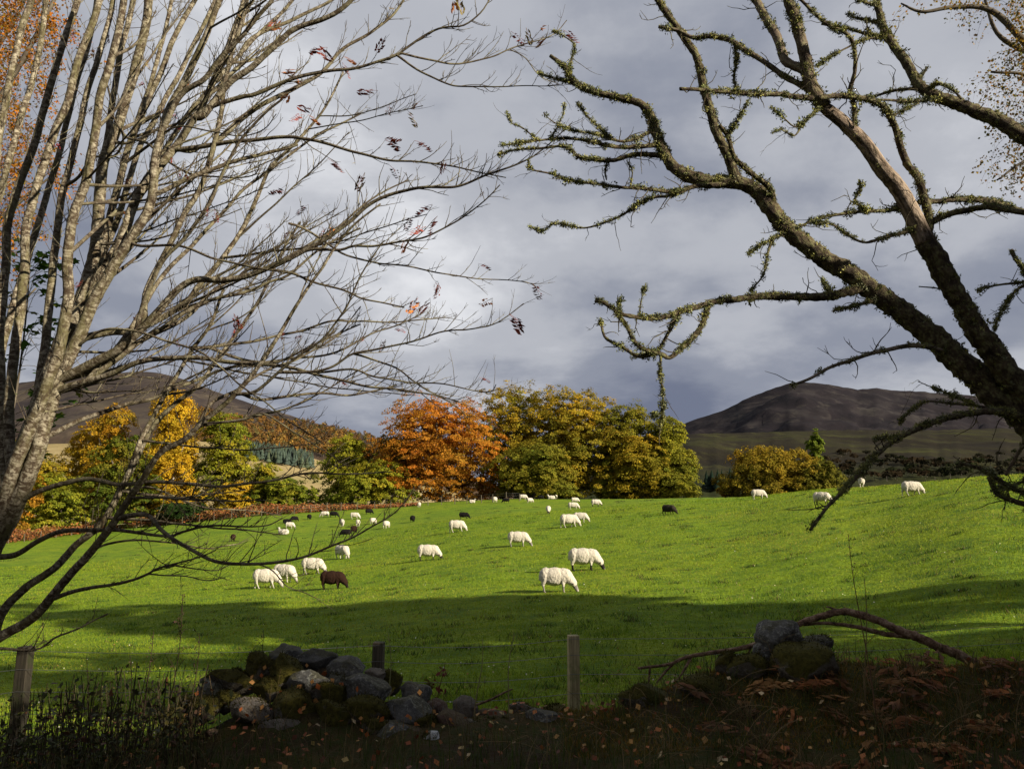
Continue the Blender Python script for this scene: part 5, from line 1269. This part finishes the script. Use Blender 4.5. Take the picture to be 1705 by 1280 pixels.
hanging_birch(rbir, st, U(0.2, 0.62, len(st)), 22, 0.018, [(0.24, 0.17, 0.03), (0.30, 0.19, 0.03), (0.16, 0.15, 0.04), (0.30, 0.14, 0.02)],
              [([(1995, 1150), (1985, 700), (1950, 400), (1900, 200), (1840, 20), (1800, -100)], (60, 20), 9.2), ([(1930, 330), (1800, 180), (1705, 70), (1650, 18), (1590, 12), (1535, 20), (1500, 6)], (18, 3), 9.0),
               ([(1900, 200), (1780, 110), (1705, 85), (1660, 55), (1640, 0)], (14, 5), 9.5), ([(1960, 450), (1820, 330), (1720, 270), (1660, 300)], (12, 3), 8.8), ([(1930, 320), (1800, 200), (1720, 130), (1650, 120)], (12, 4), 9.3)], 0, 0.002)

# sycamore sapling with big green leaves beside the rowan trunk
def big_leaf(name, n, col, lobes=5):
    mb = MB(); a = np.linspace(-2.5, 2.5, lobes * 2 + 1)
    r = np.where(np.arange(len(a)) % 2 == 1, 1.0, 0.62); r[0] = r[-1] = 0.25
    edge = np.stack([np.sin(a) * r * 0.95, np.cos(a) * r + 0.35, 0.10 * np.abs(np.sin(a)) - 0.12 * r], 1)
    V = np.vstack([[(0, 0, 0.02)], edge]); t = [(0, i + 2, i + 1) for i in range(len(a) - 1)]
    c = np.array(col) * np.ones((len(V), 3)); return mesh_from(name, V * 0.055, [np.array(t)], M['leaf'], c)
sx_, sy_ = P(-20, 900, 7.6)[0], 7.6
syc = tag(empty('sycamore_sapling', (sx_, sy_, land1(sx_, sy_))), 'sycamore sapling with broad green leaves beside the rowan trunk', 'tree')
so = np.array(syc.location); mb = MB()
main = np.array([P(a, b, d) for a, b, d in smooth_path([(-22, 1240, 7.6), (-20, 1000, 7.6), (0, 800, 7.55), (26, 660, 7.6), (42, 540, 7.6), (50, 440, 7.6)], 12.0)]) - so
tube(mb, main, np.linspace(0.024, 0.006, len(main)), 6)
BL = [big_leaf('leaf', 5, c) for c in ((0.045, 0.095, 0.014), (0.060, 0.115, 0.016), (0.035, 0.075, 0.012), (0.12, 0.13, 0.018))]
lp = []
for _ in range(46):
    q = main[rng.integers(len(main) * 6 // 10, len(main))]
    e = q + np.array((U(-0.25, 0.42), U(-0.35, 0.35), U(-0.05, 0.30)))
    tube(mb, smooth_path(np.vstack([q, (q + e) / 2 + (0, 0, 0.04), e]), 0.06), 0.003, 3, cap=False)
    for f in (0.6, 0.8, 1.0, 1.0, 1.08, 1.15): lp.append(q + (e - q) * f + rng.normal(0, 0.035, 3))
mb.build('trunk', M['trunk'], syc, True)
for p in lp:
    o = link('leaf', BL[rng.choice(4, p=[.35, .35, .22, .08])], syc, p); o.rotation_euler = (U(-0.7, 0.5), U(-0.5, 0.5), U(0, 6.28)); k = U(0.75, 1.3); o.scale = (k, k, k)

# ------------------------------------------------------------------ roadside trees to the right and behind: they cast the shade that lies over verge and wall
def shade_tree(x, y, H, W, low, label, n=1700):
    zb = land1(x, y); bl = []
    for i in range(9):
        u = (i + 0.5) / 9; a = i * 2.4 + x; rr = math.sin(math.pi * (0.25 + 0.6 * u)) * W
        bl.append((math.cos(a) * rr * 0.5, math.sin(a) * rr * 0.5, H * (low + (0.9 - low) * u), rr * 0.65, rr * 0.65, H * 0.13))
    crown_tree('roadside_tree', label, (x, y, zb), H, bl, GOLD, n, trunk_r=0.2, leaf=0.42, clump=1.25, group='roadside trees outside the picture', seed=x)
SHADE = [(17, 9.5, 12, 3.2, .5), (24, 7.2, 19, 3.4, .5), (32, 2.5, 25, 3.6, .45), (14, 5.0, 9.5, 2.8, .2), (22, 2.0, 14, 3.8, .2), (30, -4.0, 17, 4.0, .2), (11.5, 2.5, 7.5, 2.4, .2), (20, -1.9, 15.5, 2.2, .15), (13.5, -2.6, 9.0, 2.4, .2), (20, -8.0, 10, 3.0, .2), (27, -13.3, 17.2, 2.2, .3), (8.5, -3.0, 5.2, 2.6, .2)]
BEH = [(5.5, -8.0, 9, 4.2, .3), (-8.5, -4.0, 11, 4.2, .2), (-10.5, 2.5, 10, 3.6, .1)]
names = ['tall', 'broad', 'golden', 'high crowned', 'rounded', 'small', 'leafy', 'young', 'spreading', 'low', 'far', 'slim']
for i, (x, y, H, W, low) in enumerate(SHADE):
    shade_tree(x, y, H, W, low, '%s roadside tree beyond the right edge, shading the verge' % names[i])
for i, (x, y, H, W, low) in enumerate(BEH):
    shade_tree(x, y, H, W, low, '%s roadside tree behind the camera, shading the verge' % names[i], 1300)

# ------------------------------------------------------------------ tumbled dry stone wall
def stone_mesh(seed, cuts=13, lo=0.60, sub=4):
    bm = bmesh.new(); bmesh.ops.create_icosphere(bm, subdivisions=sub, radius=1.0)
    r = np.random.default_rng(seed); pl = unit(r.normal(size=(cuts, 3))); dist = r.uniform(lo, 0.90, cuts)
    for v in bm.verts:
        p = np.array(v.co)
        for n, d in zip(pl, dist):              # broken faces
            k = p @ n
            if k > d: p = p - n * (k - d) * 0.96
        q = Vector(p)
        q = q * (1 + 0.12 * mnoise.noise(q * 1.6 + Vector((seed, 0, 0))) + 0.07 * mnoise.noise(q * 4.5 + Vector((0, seed, 0))) + 0.035 * mnoise.noise(q * 11))
        v.co = q
    me = bpy.data.meshes.new('stone'); bm.to_mesh(me); bm.free()
    for p in me.polygons: p.use_smooth = True
    return me
ST = [stone_mesh(k) for k in range(9)] + [stone_mesh(40, 9, 0.74)]
for me in ST: me.materials.append(M['stone_plain'])
def put_stone(root, px, py, w, h, y, kind, dz=0.7, name='stone', roll=None, pick=None):
    c = P(px, py, y); s = y / F
    o = link(name, ST[rng.integers(9) if pick is None else pick], root, c - np.array(root.location))
    o.scale = (w * s * 0.58, (w * 0.5 + h * 0.5) * s * 0.55 * dz / 0.7, h * s * 0.60)
    o.rotation_euler = (U(-0.25, 0.25), U(-0.22, 0.22) if roll is None else roll, U(-0.5, 0.5))
    o.material_slots[0].link = 'OBJECT'; o.material_slots[0].material = M[kind]
    return o
wl_ = tag(empty('dry_stone_wall', (P(560, 1200, 7.6)[0], 7.6, land1(P(560, 1200, 7.6)[0], 7.6))), 'tumbled dry stone wall of lichened and mossy stones beside the fence', 'wall')
Z = 3.993
WS = [  # centre and size in the enlarged view of the heap, kind, nearness
 (545, 545, 175, 160, 'stone_lichen', 7.9), (528, 650, 195, 190, 'stone_moss', 7.6), (730, 548, 225, 140, 'stone_lichen', 7.9), (945, 625, 245, 165, 'stone_lichen', 7.8), (700, 700, 215, 150, 'stone_lichen', 7.45),
 (200, 690, 265, 140, 'stone_moss', 7.6), (375, 605, 165, 180, 'stone_moss', 7.75), (325, 890, 270, 135, 'stone_plain', 7.2), (610, 890, 270, 250, 'stone_moss', 7.25), (835, 800, 215, 165, 'stone_moss', 7.4),
 (1080, 760, 270, 165, 'stone_lichen', 7.4), (890, 705, 160, 90, 'stone_lichen', 7.6), (500, 1015, 270, 125, 'stone_plain', 7.05), (712, 1022, 180, 135, 'stone_red', 7.05), (1065, 905, 250, 155, 'stone_moss', 7.2),
 (1360, 900, 270, 190, 'stone_lichen', 7.3), (1405, 785, 185, 140, 'stone_lichen', 7.6), (1140, 660, 140, 85, 'stone_plain', 7.7), (1240, 700, 130, 120, 'stone_moss', 7.7), (1240, 1090, 270, 190, 'stone_lichen', 7.05),
 (1380, 1100, 220, 210, 'stone_red', 7.1), (30, 790, 165, 170, 'stone_lichen', 7.5), (10, 880, 170, 120, 'stone_moss', 7.3), (860, 950, 260, 200, 'stone_moss', 7.15), (1650, 1010, 190, 190, 'stone_red', 7.2),
 (1590, 1170, 200, 130, 'stone_moss', 6.95), (1730, 880, 130, 120, 'stone_plain', 7.5), (1900, 940, 190, 90, 'stone_red', 7.5), (2130, 915, 200, 115, 'stone_plain', 7.6), (2240, 950, 200, 115, 'stone_lichen', 7.3),
 (2350, 925, 160, 130, 'stone_moss', 7.6), (1890, 1005, 250, 90, 'stone_moss', 7.2), (1480, 980, 150, 120, 'stone_moss', 7.2), (150, 830, 150, 110, 'stone_moss', 7.4), (-90, 860, 150, 110, 'stone_moss', 7.5),
 (1120, 1010, 190, 120, 'stone_moss', 7.1), (430, 760, 160, 120, 'stone_moss', 7.5), (1540, 900, 130, 120, 'stone_red', 7.5), (780, 640, 160, 100, 'stone_red', 7.9), (2020, 1010, 150, 80, 'stone_moss', 7.3), (-200, 930, 180, 120, 'stone_moss', 7.4)]
for (zx, zy, w, h, k, y) in WS: put_stone(wl_, 340 + zx / Z, 960 + zy / Z, w / Z * 1.12, h / Z * 1.15, y, k)
for _ in range(46):
    zx = U(20, 2300); top = np.interp(zx, [0, 300, 550, 1000, 1400, 1800, 2350], [820, 760, 640, 720, 880, 960, 930]); zy = U(top, 1130)
    s = U(40, 95); put_stone(wl_, 340 + zx / Z, 960 + zy / Z, s / Z, s * U(0.6, 0.95) / Z, 7.75 - 0.75 * (zy - 650) / 480, ('stone_moss', 'stone_lichen', 'stone_red', 'stone_plain')[rng.choice(4, p=[.45, .3, .15, .1])])
qz = put_stone(wl_, 340 + 1522 / Z, 960 + 1072 / Z, 27, 24, 6.85, 'quartz'); qz['label'] = 'small white quartz stone'
mw = tag(empty('mossy_wall', (P(1300, 1150, 7.4)[0], 7.4, land1(P(1300, 1150, 7.4)[0], 7.4))), 'moss buried end of the wall with a grey stone perched on top', 'wall')
for (px, py, w, h, k, y) in [(1296, 1059, 70, 50, 'stone_lichen', 7.6), (1274, 1084, 42, 34, 'stone_lichen', 7.65), (1336, 1106, 100, 66, 'stone_moss', 7.35), (1212, 1104, 34, 44, 'stone_moss', 7.5), (1357, 1072, 50, 22, 'stone_lichen', 7.75),
                             (1245, 1112, 60, 36, 'stone_moss', 7.4), (1420, 1128, 80, 40, 'stone_moss', 7.5), (1170, 1150, 70, 40, 'stone_moss', 7.3), (1080, 1166, 80, 44, 'stone_moss', 7.3), (1560, 1150, 60, 30, 'stone_lichen', 7.3)]:
    put_stone(mw, px, py, w, h, y, k, pick=9 if px in (1296, 1336) else None)

bpy.context.view_layer.update()
def stone_fur(root, name, label):
    mb = MB()
    for o in root.children:
        if o.material_slots[0].material != M['stone_moss'] and rng.random() < 0.6: continue
        V = np.zeros(len(o.data.vertices) * 3, np.float32); o.data.vertices.foreach_get('co', V); V = V.reshape(-1, 3)
        N_ = np.zeros(len(V) * 3, np.float32); o.data.vertices.foreach_get('normal', N_); N_ = N_.reshape(-1, 3)
        mw_ = np.array(o.matrix_world); Wv = V @ mw_[:3, :3].T + mw_[:3, 3]; Wn = unit((N_ / np.array(o.scale) ** 1) @ np.array(o.matrix_world.to_3x3().normalized()).T)
        sc = float(np.mean(o.scale)); m = int(500 * min(1, sc / 0.14))
        pat = vnoise(Wv[:, 0] * 9, Wv[:, 2] * 9 + Wv[:, 1] * 5, 2.0)
        ok = np.where((Wn[:, 2] > -0.15) & (Wn[:, 1] < 0.6) & (Wn[:, 2] * 0.6 + pat > 0.05))[0]
        if len(ok) < 10: continue
        k = rng.choice(ok, m); root_ = Wv[k] + rng.normal(0, sc * 0.03, (m, 3)); c = np.array([(0.045, 0.040, 0.007), (0.030, 0.030, 0.006), (0.060, 0.044, 0.009)])[rng.integers(0, 3, m)] * U(0.6, 1.3, (m, 1))
        tip = root_ + (Wn[k] * 0.8 + rng.normal(0, 0.4, (m, 3))) * U(0.010, 0.026, (m, 1)); sd = unit(rng.normal(size=(m, 3))) * U(0.003, 0.007, (m, 1))
        mb.add(np.stack([root_ - sd, root_ + sd, tip], 1).reshape(-1, 3), None, np.arange(m * 3).reshape(m, 3), np.repeat(c, 3, 0))
    tag(mb.build(name, M['grass']), label, 'moss', None, 'stuff')
stone_fur(wl_, 'wall_moss', 'moss growing over the tumbled stones'); stone_fur(mw, 'bank_moss', 'moss growing over the stones of the buried wall end')
# ------------------------------------------------------------------ near fence
nf = tag(empty('wire_fence', (0, 9.0, land1(0, 9.0))), 'stock fence of square posts and wires behind the stone wall', 'fence'); no = np.array(nf.location)
pp = []
for (px, top, y, wpx) in [(-330, 1085, 9.3, 17), (40, 1076, 9.0, 19), (629, 1068, 9.05, 17), (954, 1057, 9.0, 17), (1760, 1030, 9.3, 17), (2200, 1010, 9.6, 17)]:
    t = P(px, top, y); g = land1(t[0], y); w = wpx * y / F
    me = box_mesh('post', w, w * 0.95, t[2] - g, M['post' if px == 954 else 'shade_tinted_post' if px < 300 else 'old_post'], 0.005)
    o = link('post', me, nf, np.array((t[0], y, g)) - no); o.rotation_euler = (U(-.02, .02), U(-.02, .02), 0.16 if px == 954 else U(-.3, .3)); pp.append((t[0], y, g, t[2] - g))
    if px > 1700: o.scale = (0.9, 0.9, 0.97)
for hgt in (0.18, 0.40, 0.60, 0.80, 0.97):
    pts = []
    for a, b in zip(pp[:-1], pp[1:]):
        for t in np.linspace(0, 1, 8, endpoint=False):
            pts.append((a[0] + (b[0] - a[0]) * t, a[1] + (b[1] - a[1]) * t - 0.06, a[2] + (b[2] - a[2]) * t + hgt * (a[3] + (b[3] - a[3]) * t) - 0.05 * math.sin(math.pi * t)))
    mb = MB(); tube(mb, np.array(pts) - no, 0.0027, 4); mb.build('wire', M['wire'], nf)

# ------------------------------------------------------------------ fallen branch over the wall
fb = tag(empty('fallen_branch', P(1330, 1080, 8.1)), 'broken reddish branch fallen across the mossy wall and fence', 'branch'); fo = np.array(fb.location)
def wood(name, c, w0, w1, y0, y1, sides=8):
    c = np.asarray(c, float); n = len(c)
    p = smooth_path(np.column_stack([c, np.linspace(y0, y1, n), np.linspace(w0, w1, n)]), 6.0)
    wp = np.array([P(a, b, d) for a, b, d, _ in p]) - fo
    mb = MB(); tube(mb, wp, p[:, 3] * 0.5 / F * p[:, 2], sides, rough=0.22, seed=U(0, 9))
    for _ in range(int(len(wp) / 5)):
        i = rng.integers(1, len(wp) - 1); twig(mb, wp[i], rng.normal(size=3) + (0, 0, 0.3), U(0.03, 0.14), 0.0025, rng.normal(0, 0.5, 3), 0.25, 3, 1)
    mb.build(name, M['deadwood'], fb, True)
wood('limb', [(1690, 1142), (1640, 1112), (1600, 1092), (1540, 1066), (1490, 1046), (1450, 1028), (1400, 1018), (1365, 1027), (1330, 1038), (1290, 1060), (1250, 1075), (1200, 1084), (1150, 1092), (1110, 1106), (1062, 1112)], 17, 4, 8.0, 8.4, 10)
wood('side_branch', [(1520, 1060), (1470, 1054), (1420, 1042), (1370, 1037), (1338, 1040)], 9, 4, 8.1, 8.25)
wood('side_branch', [(1150, 1094), (1135, 1122), (1122, 1136)], 4.5, 2.5, 8.35, 8.2)
wood('side_branch', [(1124, 1102), (1108, 1118), (1093, 1136)], 4.5, 3, 8.4, 8.3)
wood('side_branch', [(1082, 1110), (1081, 1128), (1079, 1142)], 4, 2.5, 8.42, 8.4)
wood('side_branch', [(1250, 1078), (1246, 1090), (1247, 1096)], 4, 2, 8.3, 8.3)
wood('side_branch', [(1400, 1020), (1385, 1012), (1376, 1010)], 5, 2, 8.2, 8.2)
sb = tag(empty('bleached_stick', P(820, 1165, 8.2)), 'short bleached stick propped by the fence post', 'stick'); fo = np.array(sb.location)
fb_, fb = fb, sb
wood('shaft', [(790, 1174), (815, 1165), (838, 1153), (853, 1147)], 4.5, 2.5, 8.1, 8.3, 6)

# ------------------------------------------------------------------ verge: long grass, litter, weeds
def verge():
    mb = MB()
    pal = np.array([(0.036, 0.052, 0.010), (0.055, 0.070, 0.014), (0.075, 0.066, 0.022), (0.15, 0.11, 0.05), (0.10, 0.070, 0.030)])
    n = 15000
    x = U(-5.2, 5.4, n); y = U(5.3, 8.9, n)
    d = vnoise(x * 1.9, y * 1.9, 6.0); k = (U(0, 1, n) < 0.42 + 0.5 * d); x, y = x[k], y[k]; n = len(x)
    px = 852.5 + F * x / y
    stony = (px > 330) & (px < 960) & (y > 6.85) & (y < 8.1)
    k = ~(stony & (U(0, 1, n) < 0.85)); x, y = x[k], y[k]; n = len(x)
    z = land(x, y)
    for i in range(n):
        L = U(0.10, 0.30) * (1.25 if y[i] < 6.6 else 1.0); a = U(0, 6.28); c = pal[rng.choice(5, p=[.34, .30, .18, .08, .10])] * U(0.7, 1.3)
        dr = np.array((math.cos(a), math.sin(a), 0)); ln = U(0.2, 0.9)
        t = np.linspace(0, 1, 4)[:, None]
        c0 = np.array((x[i], y[i], z[i] - 0.01)) + t * np.array((0, 0, L)) * (1 - 0.45 * ln * t) + dr * L * ln * t ** 2
        sd = np.array((-dr[1], dr[0], 0)) * U(0.0025, 0.0050) * (1 - t * 0.85)
        V = np.stack([c0 - sd, c0 + sd], 1).reshape(-1, 3)
        mb.add(V, [(0, 1, 3, 2), (2, 3, 5, 4), (4, 5, 7, 6)], None, c)
    tag(mb.build('verge_grass', M['grass']), 'long dark grass arching over the shaded verge', 'grass', None, 'stuff')
    # moss cushions on the bank: short dense fur
    mb = MB(); n = 52000
    x = U(0.4, 5.6, n); y = U(6.2, 8.3, n); d = vnoise(x * 3, y * 3, 8.0)
    k = U(0, 1, n) < 0.60 + 0.5 * d; x, y = x[k], y[k]; n = len(x)
    c = np.array([(0.155, 0.105, 0.016), (0.115, 0.092, 0.013), (0.21, 0.105, 0.022), (0.095, 0.080, 0.015)])[rng.integers(0, 4, n)] * U(0.7, 1.3, (n, 1))
    blades(mb, np.stack([x, y, land(x, y) - 0.004], 1), U(0.015, 0.045, n), U(0.006, 0.014, n), U(0.1, 0.9, n), c)
    tag(mb.build('moss', M['grass']), 'brownish green moss carpeting the bank of the wall', 'moss', None, 'stuff')
    mb = MB(); n = 2400
    x = U(-4.8, 5.4, n); y = U(5.4, 8.4, n)
    k = U(0, 1, n) < 0.5 + 0.6 * vnoise(x * 1.3, y * 1.3, 3.3) + 0.2 * (x > 0); x, y = x[k], y[k]; n = len(x)
    c = np.array([(0.36, 0.13, 0.04), (0.40, 0.22, 0.07), (0.26, 0.075, 0.03), (0.42, 0.30, 0.11), (0.16, 0.06, 0.03), (0.48, 0.36, 0.20)])[rng.choice(6, n, p=[.26, .2, .22, .1, .17, .05])] * U(0.6, 1.2, (n, 1))
    leaf_quads(mb, np.stack([x, y, land(x, y) + U(0.02, 0.08, n)], 1), rng.normal(0, 0.45, (n, 3)) + (0, -0.25, 0.9), U(0.014, 0.034, n), c, 0.78)
    # leaves caught among the stones
    for (zx, zy, w, h, kd, yy) in WS:
        if rng.random() < 0.6:
            m = int(U(1, 4)); cen = np.array([P(340 + (zx + U(-.5, .5) * w) / Z, 960 + (zy + U(-0.2, 0.5) * h) / Z, yy - w * 0.30 * 7.5 / F / Z - 0.09) for _ in range(m)])
            leaf_quads(mb, cen, rng.normal(0, 0.6, (m, 3)) + (0, -0.8, 0.5), U(0.018, 0.032, m), np.array([(0.40, 0.11, 0.03), (0.42, 0.20, 0.06)])[rng.integers(0, 2, m)], 0.75)
    tag(mb.build('fallen_leaves', M['litter']), 'orange and brown leaves fallen over the verge and wall', 'leaves', None, 'stuff')
verge()

def weed(name, label, px, py_top, y, leafy, col, leafcol, n_side=5, head=0.0, lean=0.0, leaf=0.05, cat='weed', group=None):
    t = P(px, py_top, y); g = land1(t[0] - lean, y); b = np.array((t[0] - lean, y, g))
    r = tag(empty(name, b), label, cat, group); mb = MB(); lb = MB()
    h = t[2] - g; s = np.linspace(0, 1, 9)[:, None]
    pth = s * np.array((lean, 0, h)) + np.stack([0.02 * np.sin(s[:, 0] * 5 + px), 0.03 * np.sin(s[:, 0] * 4), 0 * s[:, 0]], 1)
    tube(mb, pth, np.linspace(0.006, 0.0022, 9), 5, col)
    cen, nr = [], []
    for k in range(n_side):
        i = rng.integers(2, 8); d = unit(np.array((rng.normal(), rng.normal(), 0.9))); l = U(0.06, 0.22) * min(1, h)
        e = pth[i] + d * l; tube(mb, np.array([pth[i], (pth[i] + e) / 2 + (0, 0, 0.01), e]), [0.0025, 0.002, 0.001], 3, col, cap=False)
        for _ in range(int(leafy)): cen.append(pth[i] + d * l * U(0.3, 1.05) + rng.normal(0, 0.02, 3))
    for _ in range(int(head)):
        tt = U(0.70, 1.0); cen.append(np.array((lean, 0, h)) * tt + rng.normal(0, 0.010 + 0.012 * (1 - tt) * 3, 3))
    mb.build('stem', M['stalk'], r)
    if cen:
        m = len(cen); sz = np.where(np.arange(m) >= m - head, 0.009, leaf) * U(0.6, 1.3, m)
        leaf_quads(lb, np.array(cen), rng.normal(size=(m, 3)) + (0, 0, 0.6), sz, np.array(leafcol) * U(0.6, 1.3, (m, 1)), 0.5); lb.build('foliage', M['litter'], r)
DK = (0.040, 0.026, 0.018)
weed('dock_stalk', 'tall dark dock seed stalk rising over the left grass', 306, 988, 7.3, 1, DK, (0.05, 0.026, 0.018), 7, 120, 0.10, 0.02)
weed('dock_stalk', 'short dark seed stalk left of the tallest dock', 254, 1050, 7.2, 1, DK, (0.05, 0.026, 0.018), 4, 60, 0.03, 0.02)
weed('dock_stalk', 'short dark seed stalk right of the tallest dock', 330, 1056, 7.2, 1, DK, (0.05, 0.03, 0.02), 5, 60, 0.02, 0.02)
weed('dock_stalk', 'thin dark stalk left of the tumbled wall', 437, 1048, 7.8, 1, DK, (0.05, 0.03, 0.02), 3, 30, 0.05, 0.02)
weed('dock_stalk', 'thin dark stalk rising near the left fence post', 150, 1090, 7.2, 2, DK, (0.05, 0.04, 0.02), 4, 10, 0.02, 0.025)
weed('dock_stalk', 'small dark stalk among the leftmost weeds', 218, 1088, 7.1, 2, DK, (0.05, 0.04, 0.02), 4, 30, 0.0, 0.025)
weed('bramble', 'red leaved bramble growing between wall and fence post', 738, 1100, 7.9, 3, (0.10, 0.03, 0.025), (0.13, 0.030, 0.020), 9, 0, 0.05, 0.032, 'bramble')
weed('bramble', 'green and yellow bramble behind the low stones', 712, 1130, 7.9, 3, (0.08, 0.05, 0.02), (0.12, 0.10, 0.02), 9, 0, -0.03, 0.034, 'bramble')
weed('grass_stalk', 'tall grass seed head standing against the sunny field', 1414, 888, 6.6, 0, (0.12, 0.07, 0.04), (0.12, 0.065, 0.05), 2, 36, -0.12, 0.01)
weed('grass_stalk', 'thin grass stalk right of the perched stone', 1437, 960, 6.8, 0, (0.14, 0.10, 0.05), (0.12, 0.07, 0.05), 2, 14, 0.02, 0.01)
weed('grass_stalk', 'pale grass stem left of the bleached stick', 802, 1062, 7.2, 0, (0.20, 0.17, 0.08), (0.2, 0.16, 0.08), 1, 0, 0.04, 0.01)
weed('grass_stalk', 'pale leaning grass stem right of the bleached stick', 856, 1055, 7.2, 0, (0.20, 0.17, 0.08), (0.2, 0.16, 0.08), 1, 0, 0.07, 0.01)
weed('grass_stalk', 'pale grass stem beside the short fence post', 645, 1050, 7.4, 0, (0.20, 0.19, 0.08), (0.2, 0.16, 0.08), 1, 0, -0.05, 0.01)
# dusky nettles and brambles in the lower left
def undergrowth():
    mb = MB(); lb = MB()
    for _ in range(330):
        px = U(-60, 345); y = U(6.2, 8.0); x = P(px, 1200, y)[0]; g = land1(x, y)
        h = U(0.20, 0.66) * np.clip(1.25 - abs(px - 180) / 600, 0.85, 1.2)
        tip = np.array((x + U(-.10, .10), y + U(-.1, .1), g + h)); b = np.array((x, y, g - 0.02))
        pth = smooth_path(np.vstack([b, (b + tip) / 2 + rng.normal(0, 0.03, 3), tip]), 0.08); tube(mb, pth, 0.0035, 4, (0.045, 0.035, 0.02), cap=False)
        m = int(U(4, 13)); t = U(0.15, 1.0, (m, 1)); cen = b + (tip - b) * t + rng.normal(0, 0.055, (m, 3)) * (1, 1, 0.4)
        c = np.array([(0.030, 0.034, 0.009), (0.040, 0.044, 0.010), (0.075, 0.034, 0.016), (0.060, 0.050, 0.014)])[rng.choice(4, m, p=[.4, .3, .15, .15])]
        leaf_quads(lb, cen, rng.normal(0, 0.5, (m, 3)) + (0, -0.2, 0.8), U(0.014, 0.040, m), c * U(0.6, 1.4, (m, 1)), 0.5)
    o = tag(lb.build('undergrowth', M['litter']), 'dark tangle of nettles and brambles at the lower left', 'undergrowth', None, 'stuff')
    tag(mb.build('stem', M['stalk'], o), kind='stuff')
undergrowth()
# dead grass stems lying over the bank and standing among the weeds
mb = MB()
for _ in range(260):
    px = U(-40, 900); y = U(6.0, 8.0); x = P(px, 1200, y)[0]; g = land1(x, y); L = U(0.15, 0.55) * (1.0 if px < 380 else 0.6); a = U(0, 6.28); ln = U(0.05, 0.6)
    b = np.array((x, y, g)); e = b + np.array((math.cos(a) * L * ln, math.sin(a) * L * ln, L))
    tube(mb, smooth_path(np.vstack([b, (b + e) / 2 + (0, 0, L * 0.12), e]), 0.08), np.array(0.0015), 3, np.array((0.16, 0.11, 0.05)) * U(0.4, 1.2), cap=False)
for _ in range(190):
    x, y = U(0.2, 5.2), U(5.8, 7.6); g = land1(x, y); a = U(0, 6.28); L = U(0.25, 0.7)
    b = np.array((x, y, g)); e = b + np.array((math.cos(a) * L, math.sin(a) * L * 0.4, U(0.03, 0.35)))
    tube(mb, smooth_path(np.vstack([b, (b + e) / 2 + (0, 0, U(0.03, 0.16)), e]), 0.08), np.array(0.0016), 3, np.array((0.22, 0.15, 0.075)) * U(0.5, 1.2), cap=False)
# rusty dead bracken and bleached tussocks on the right of the bank
fr = MB()
for _ in range(150):
    x, y = U(1.6, 5.6), U(5.7, 7.7); g = land1(x, y); a = U(0, 6.28); L = U(0.18, 0.45)
    b0 = np.array((x, y, g)); d0 = np.array((math.cos(a), math.sin(a) * 0.7, U(0.2, 0.9))); d0 = unit(d0); side = unit(np.cross(d0, (0, 0, 1)))
    c0 = np.array([(0.24, 0.090, 0.028), (0.18, 0.080, 0.030), (0.27, 0.135, 0.045)])[rng.integers(0, 3)] * U(0.6, 1.2)
    ts = np.linspace(0.15, 1, 11); ax = b0 + d0 * L * ts[:, None] - np.array((0, 0, 1)) * (L * 0.45 * ts ** 2)[:, None]
    tube(fr, np.vstack([b0, ax]), 0.0022, 3, c0 * 0.7, cap=False)
    for s in (-1, 1):
        l = 0.10 * L / 0.3 * np.sin(np.pi * (0.2 + 0.75 * ts)); cen = ax + side * s * (l * 0.5)[:, None] - np.array((0, 0, 1)) * (l * U(0.0, 0.4, 11))[:, None]
        leaf_quads(fr, cen, np.tile(np.array((0, -0.3, 1.0)), (11, 1)) + rng.normal(0, 0.35, (11, 3)), l * 0.5 + 0.004, c0 * U(0.7, 1.3, (11, 1)), 0.30, np.tile(d0, (11, 1)))
tag(fr.build('dead_bracken', M['bracken']), 'rusty dead bracken fronds sprawled over the right of the bank', 'bracken', None, 'stuff')
tg_ = MB()
for _ in range(60):
    cx, cy = U(0.8, 5.4), U(5.7, 7.5); m = int(U(16, 34)); g = land1(cx, cy); cc = np.array([(0.10, 0.075, 0.030), (0.055, 0.065, 0.014), (0.16, 0.11, 0.05)])[rng.integers(0, 3)]
    for _k in range(m):
        a = U(0, 6.28); L = U(0.16, 0.40); ln = U(0.3, 1.0); dr = np.array((math.cos(a), math.sin(a), 0)); t = np.linspace(0, 1, 5)[:, None]
        q0 = np.array((cx + U(-.05, .05), cy + U(-.05, .05), g - 0.01)) + t * np.array((0, 0, L)) * (1 - 0.6 * ln * t) + dr * L * ln * t ** 1.6
        sd = np.array((-dr[1], dr[0], 0)) * 0.0026 * (1 - t * 0.85); V = np.stack([q0 - sd, q0 + sd], 1).reshape(-1, 3)
        tg_.add(V, [(0, 1, 3, 2), (2, 3, 5, 4), (4, 5, 7, 6), (6, 7, 9, 8)], None, cc * U(0.6, 1.3))
tag(tg_.build('tussock', M['grass']), 'drooping tussocks of green and straw coloured grass on the bank', 'grass', None, 'stuff')
tag(mb.build('dead_grass', M['stalk']), 'bleached dead grass stems straggling over the mossy bank', 'grass', None, 'stuff')
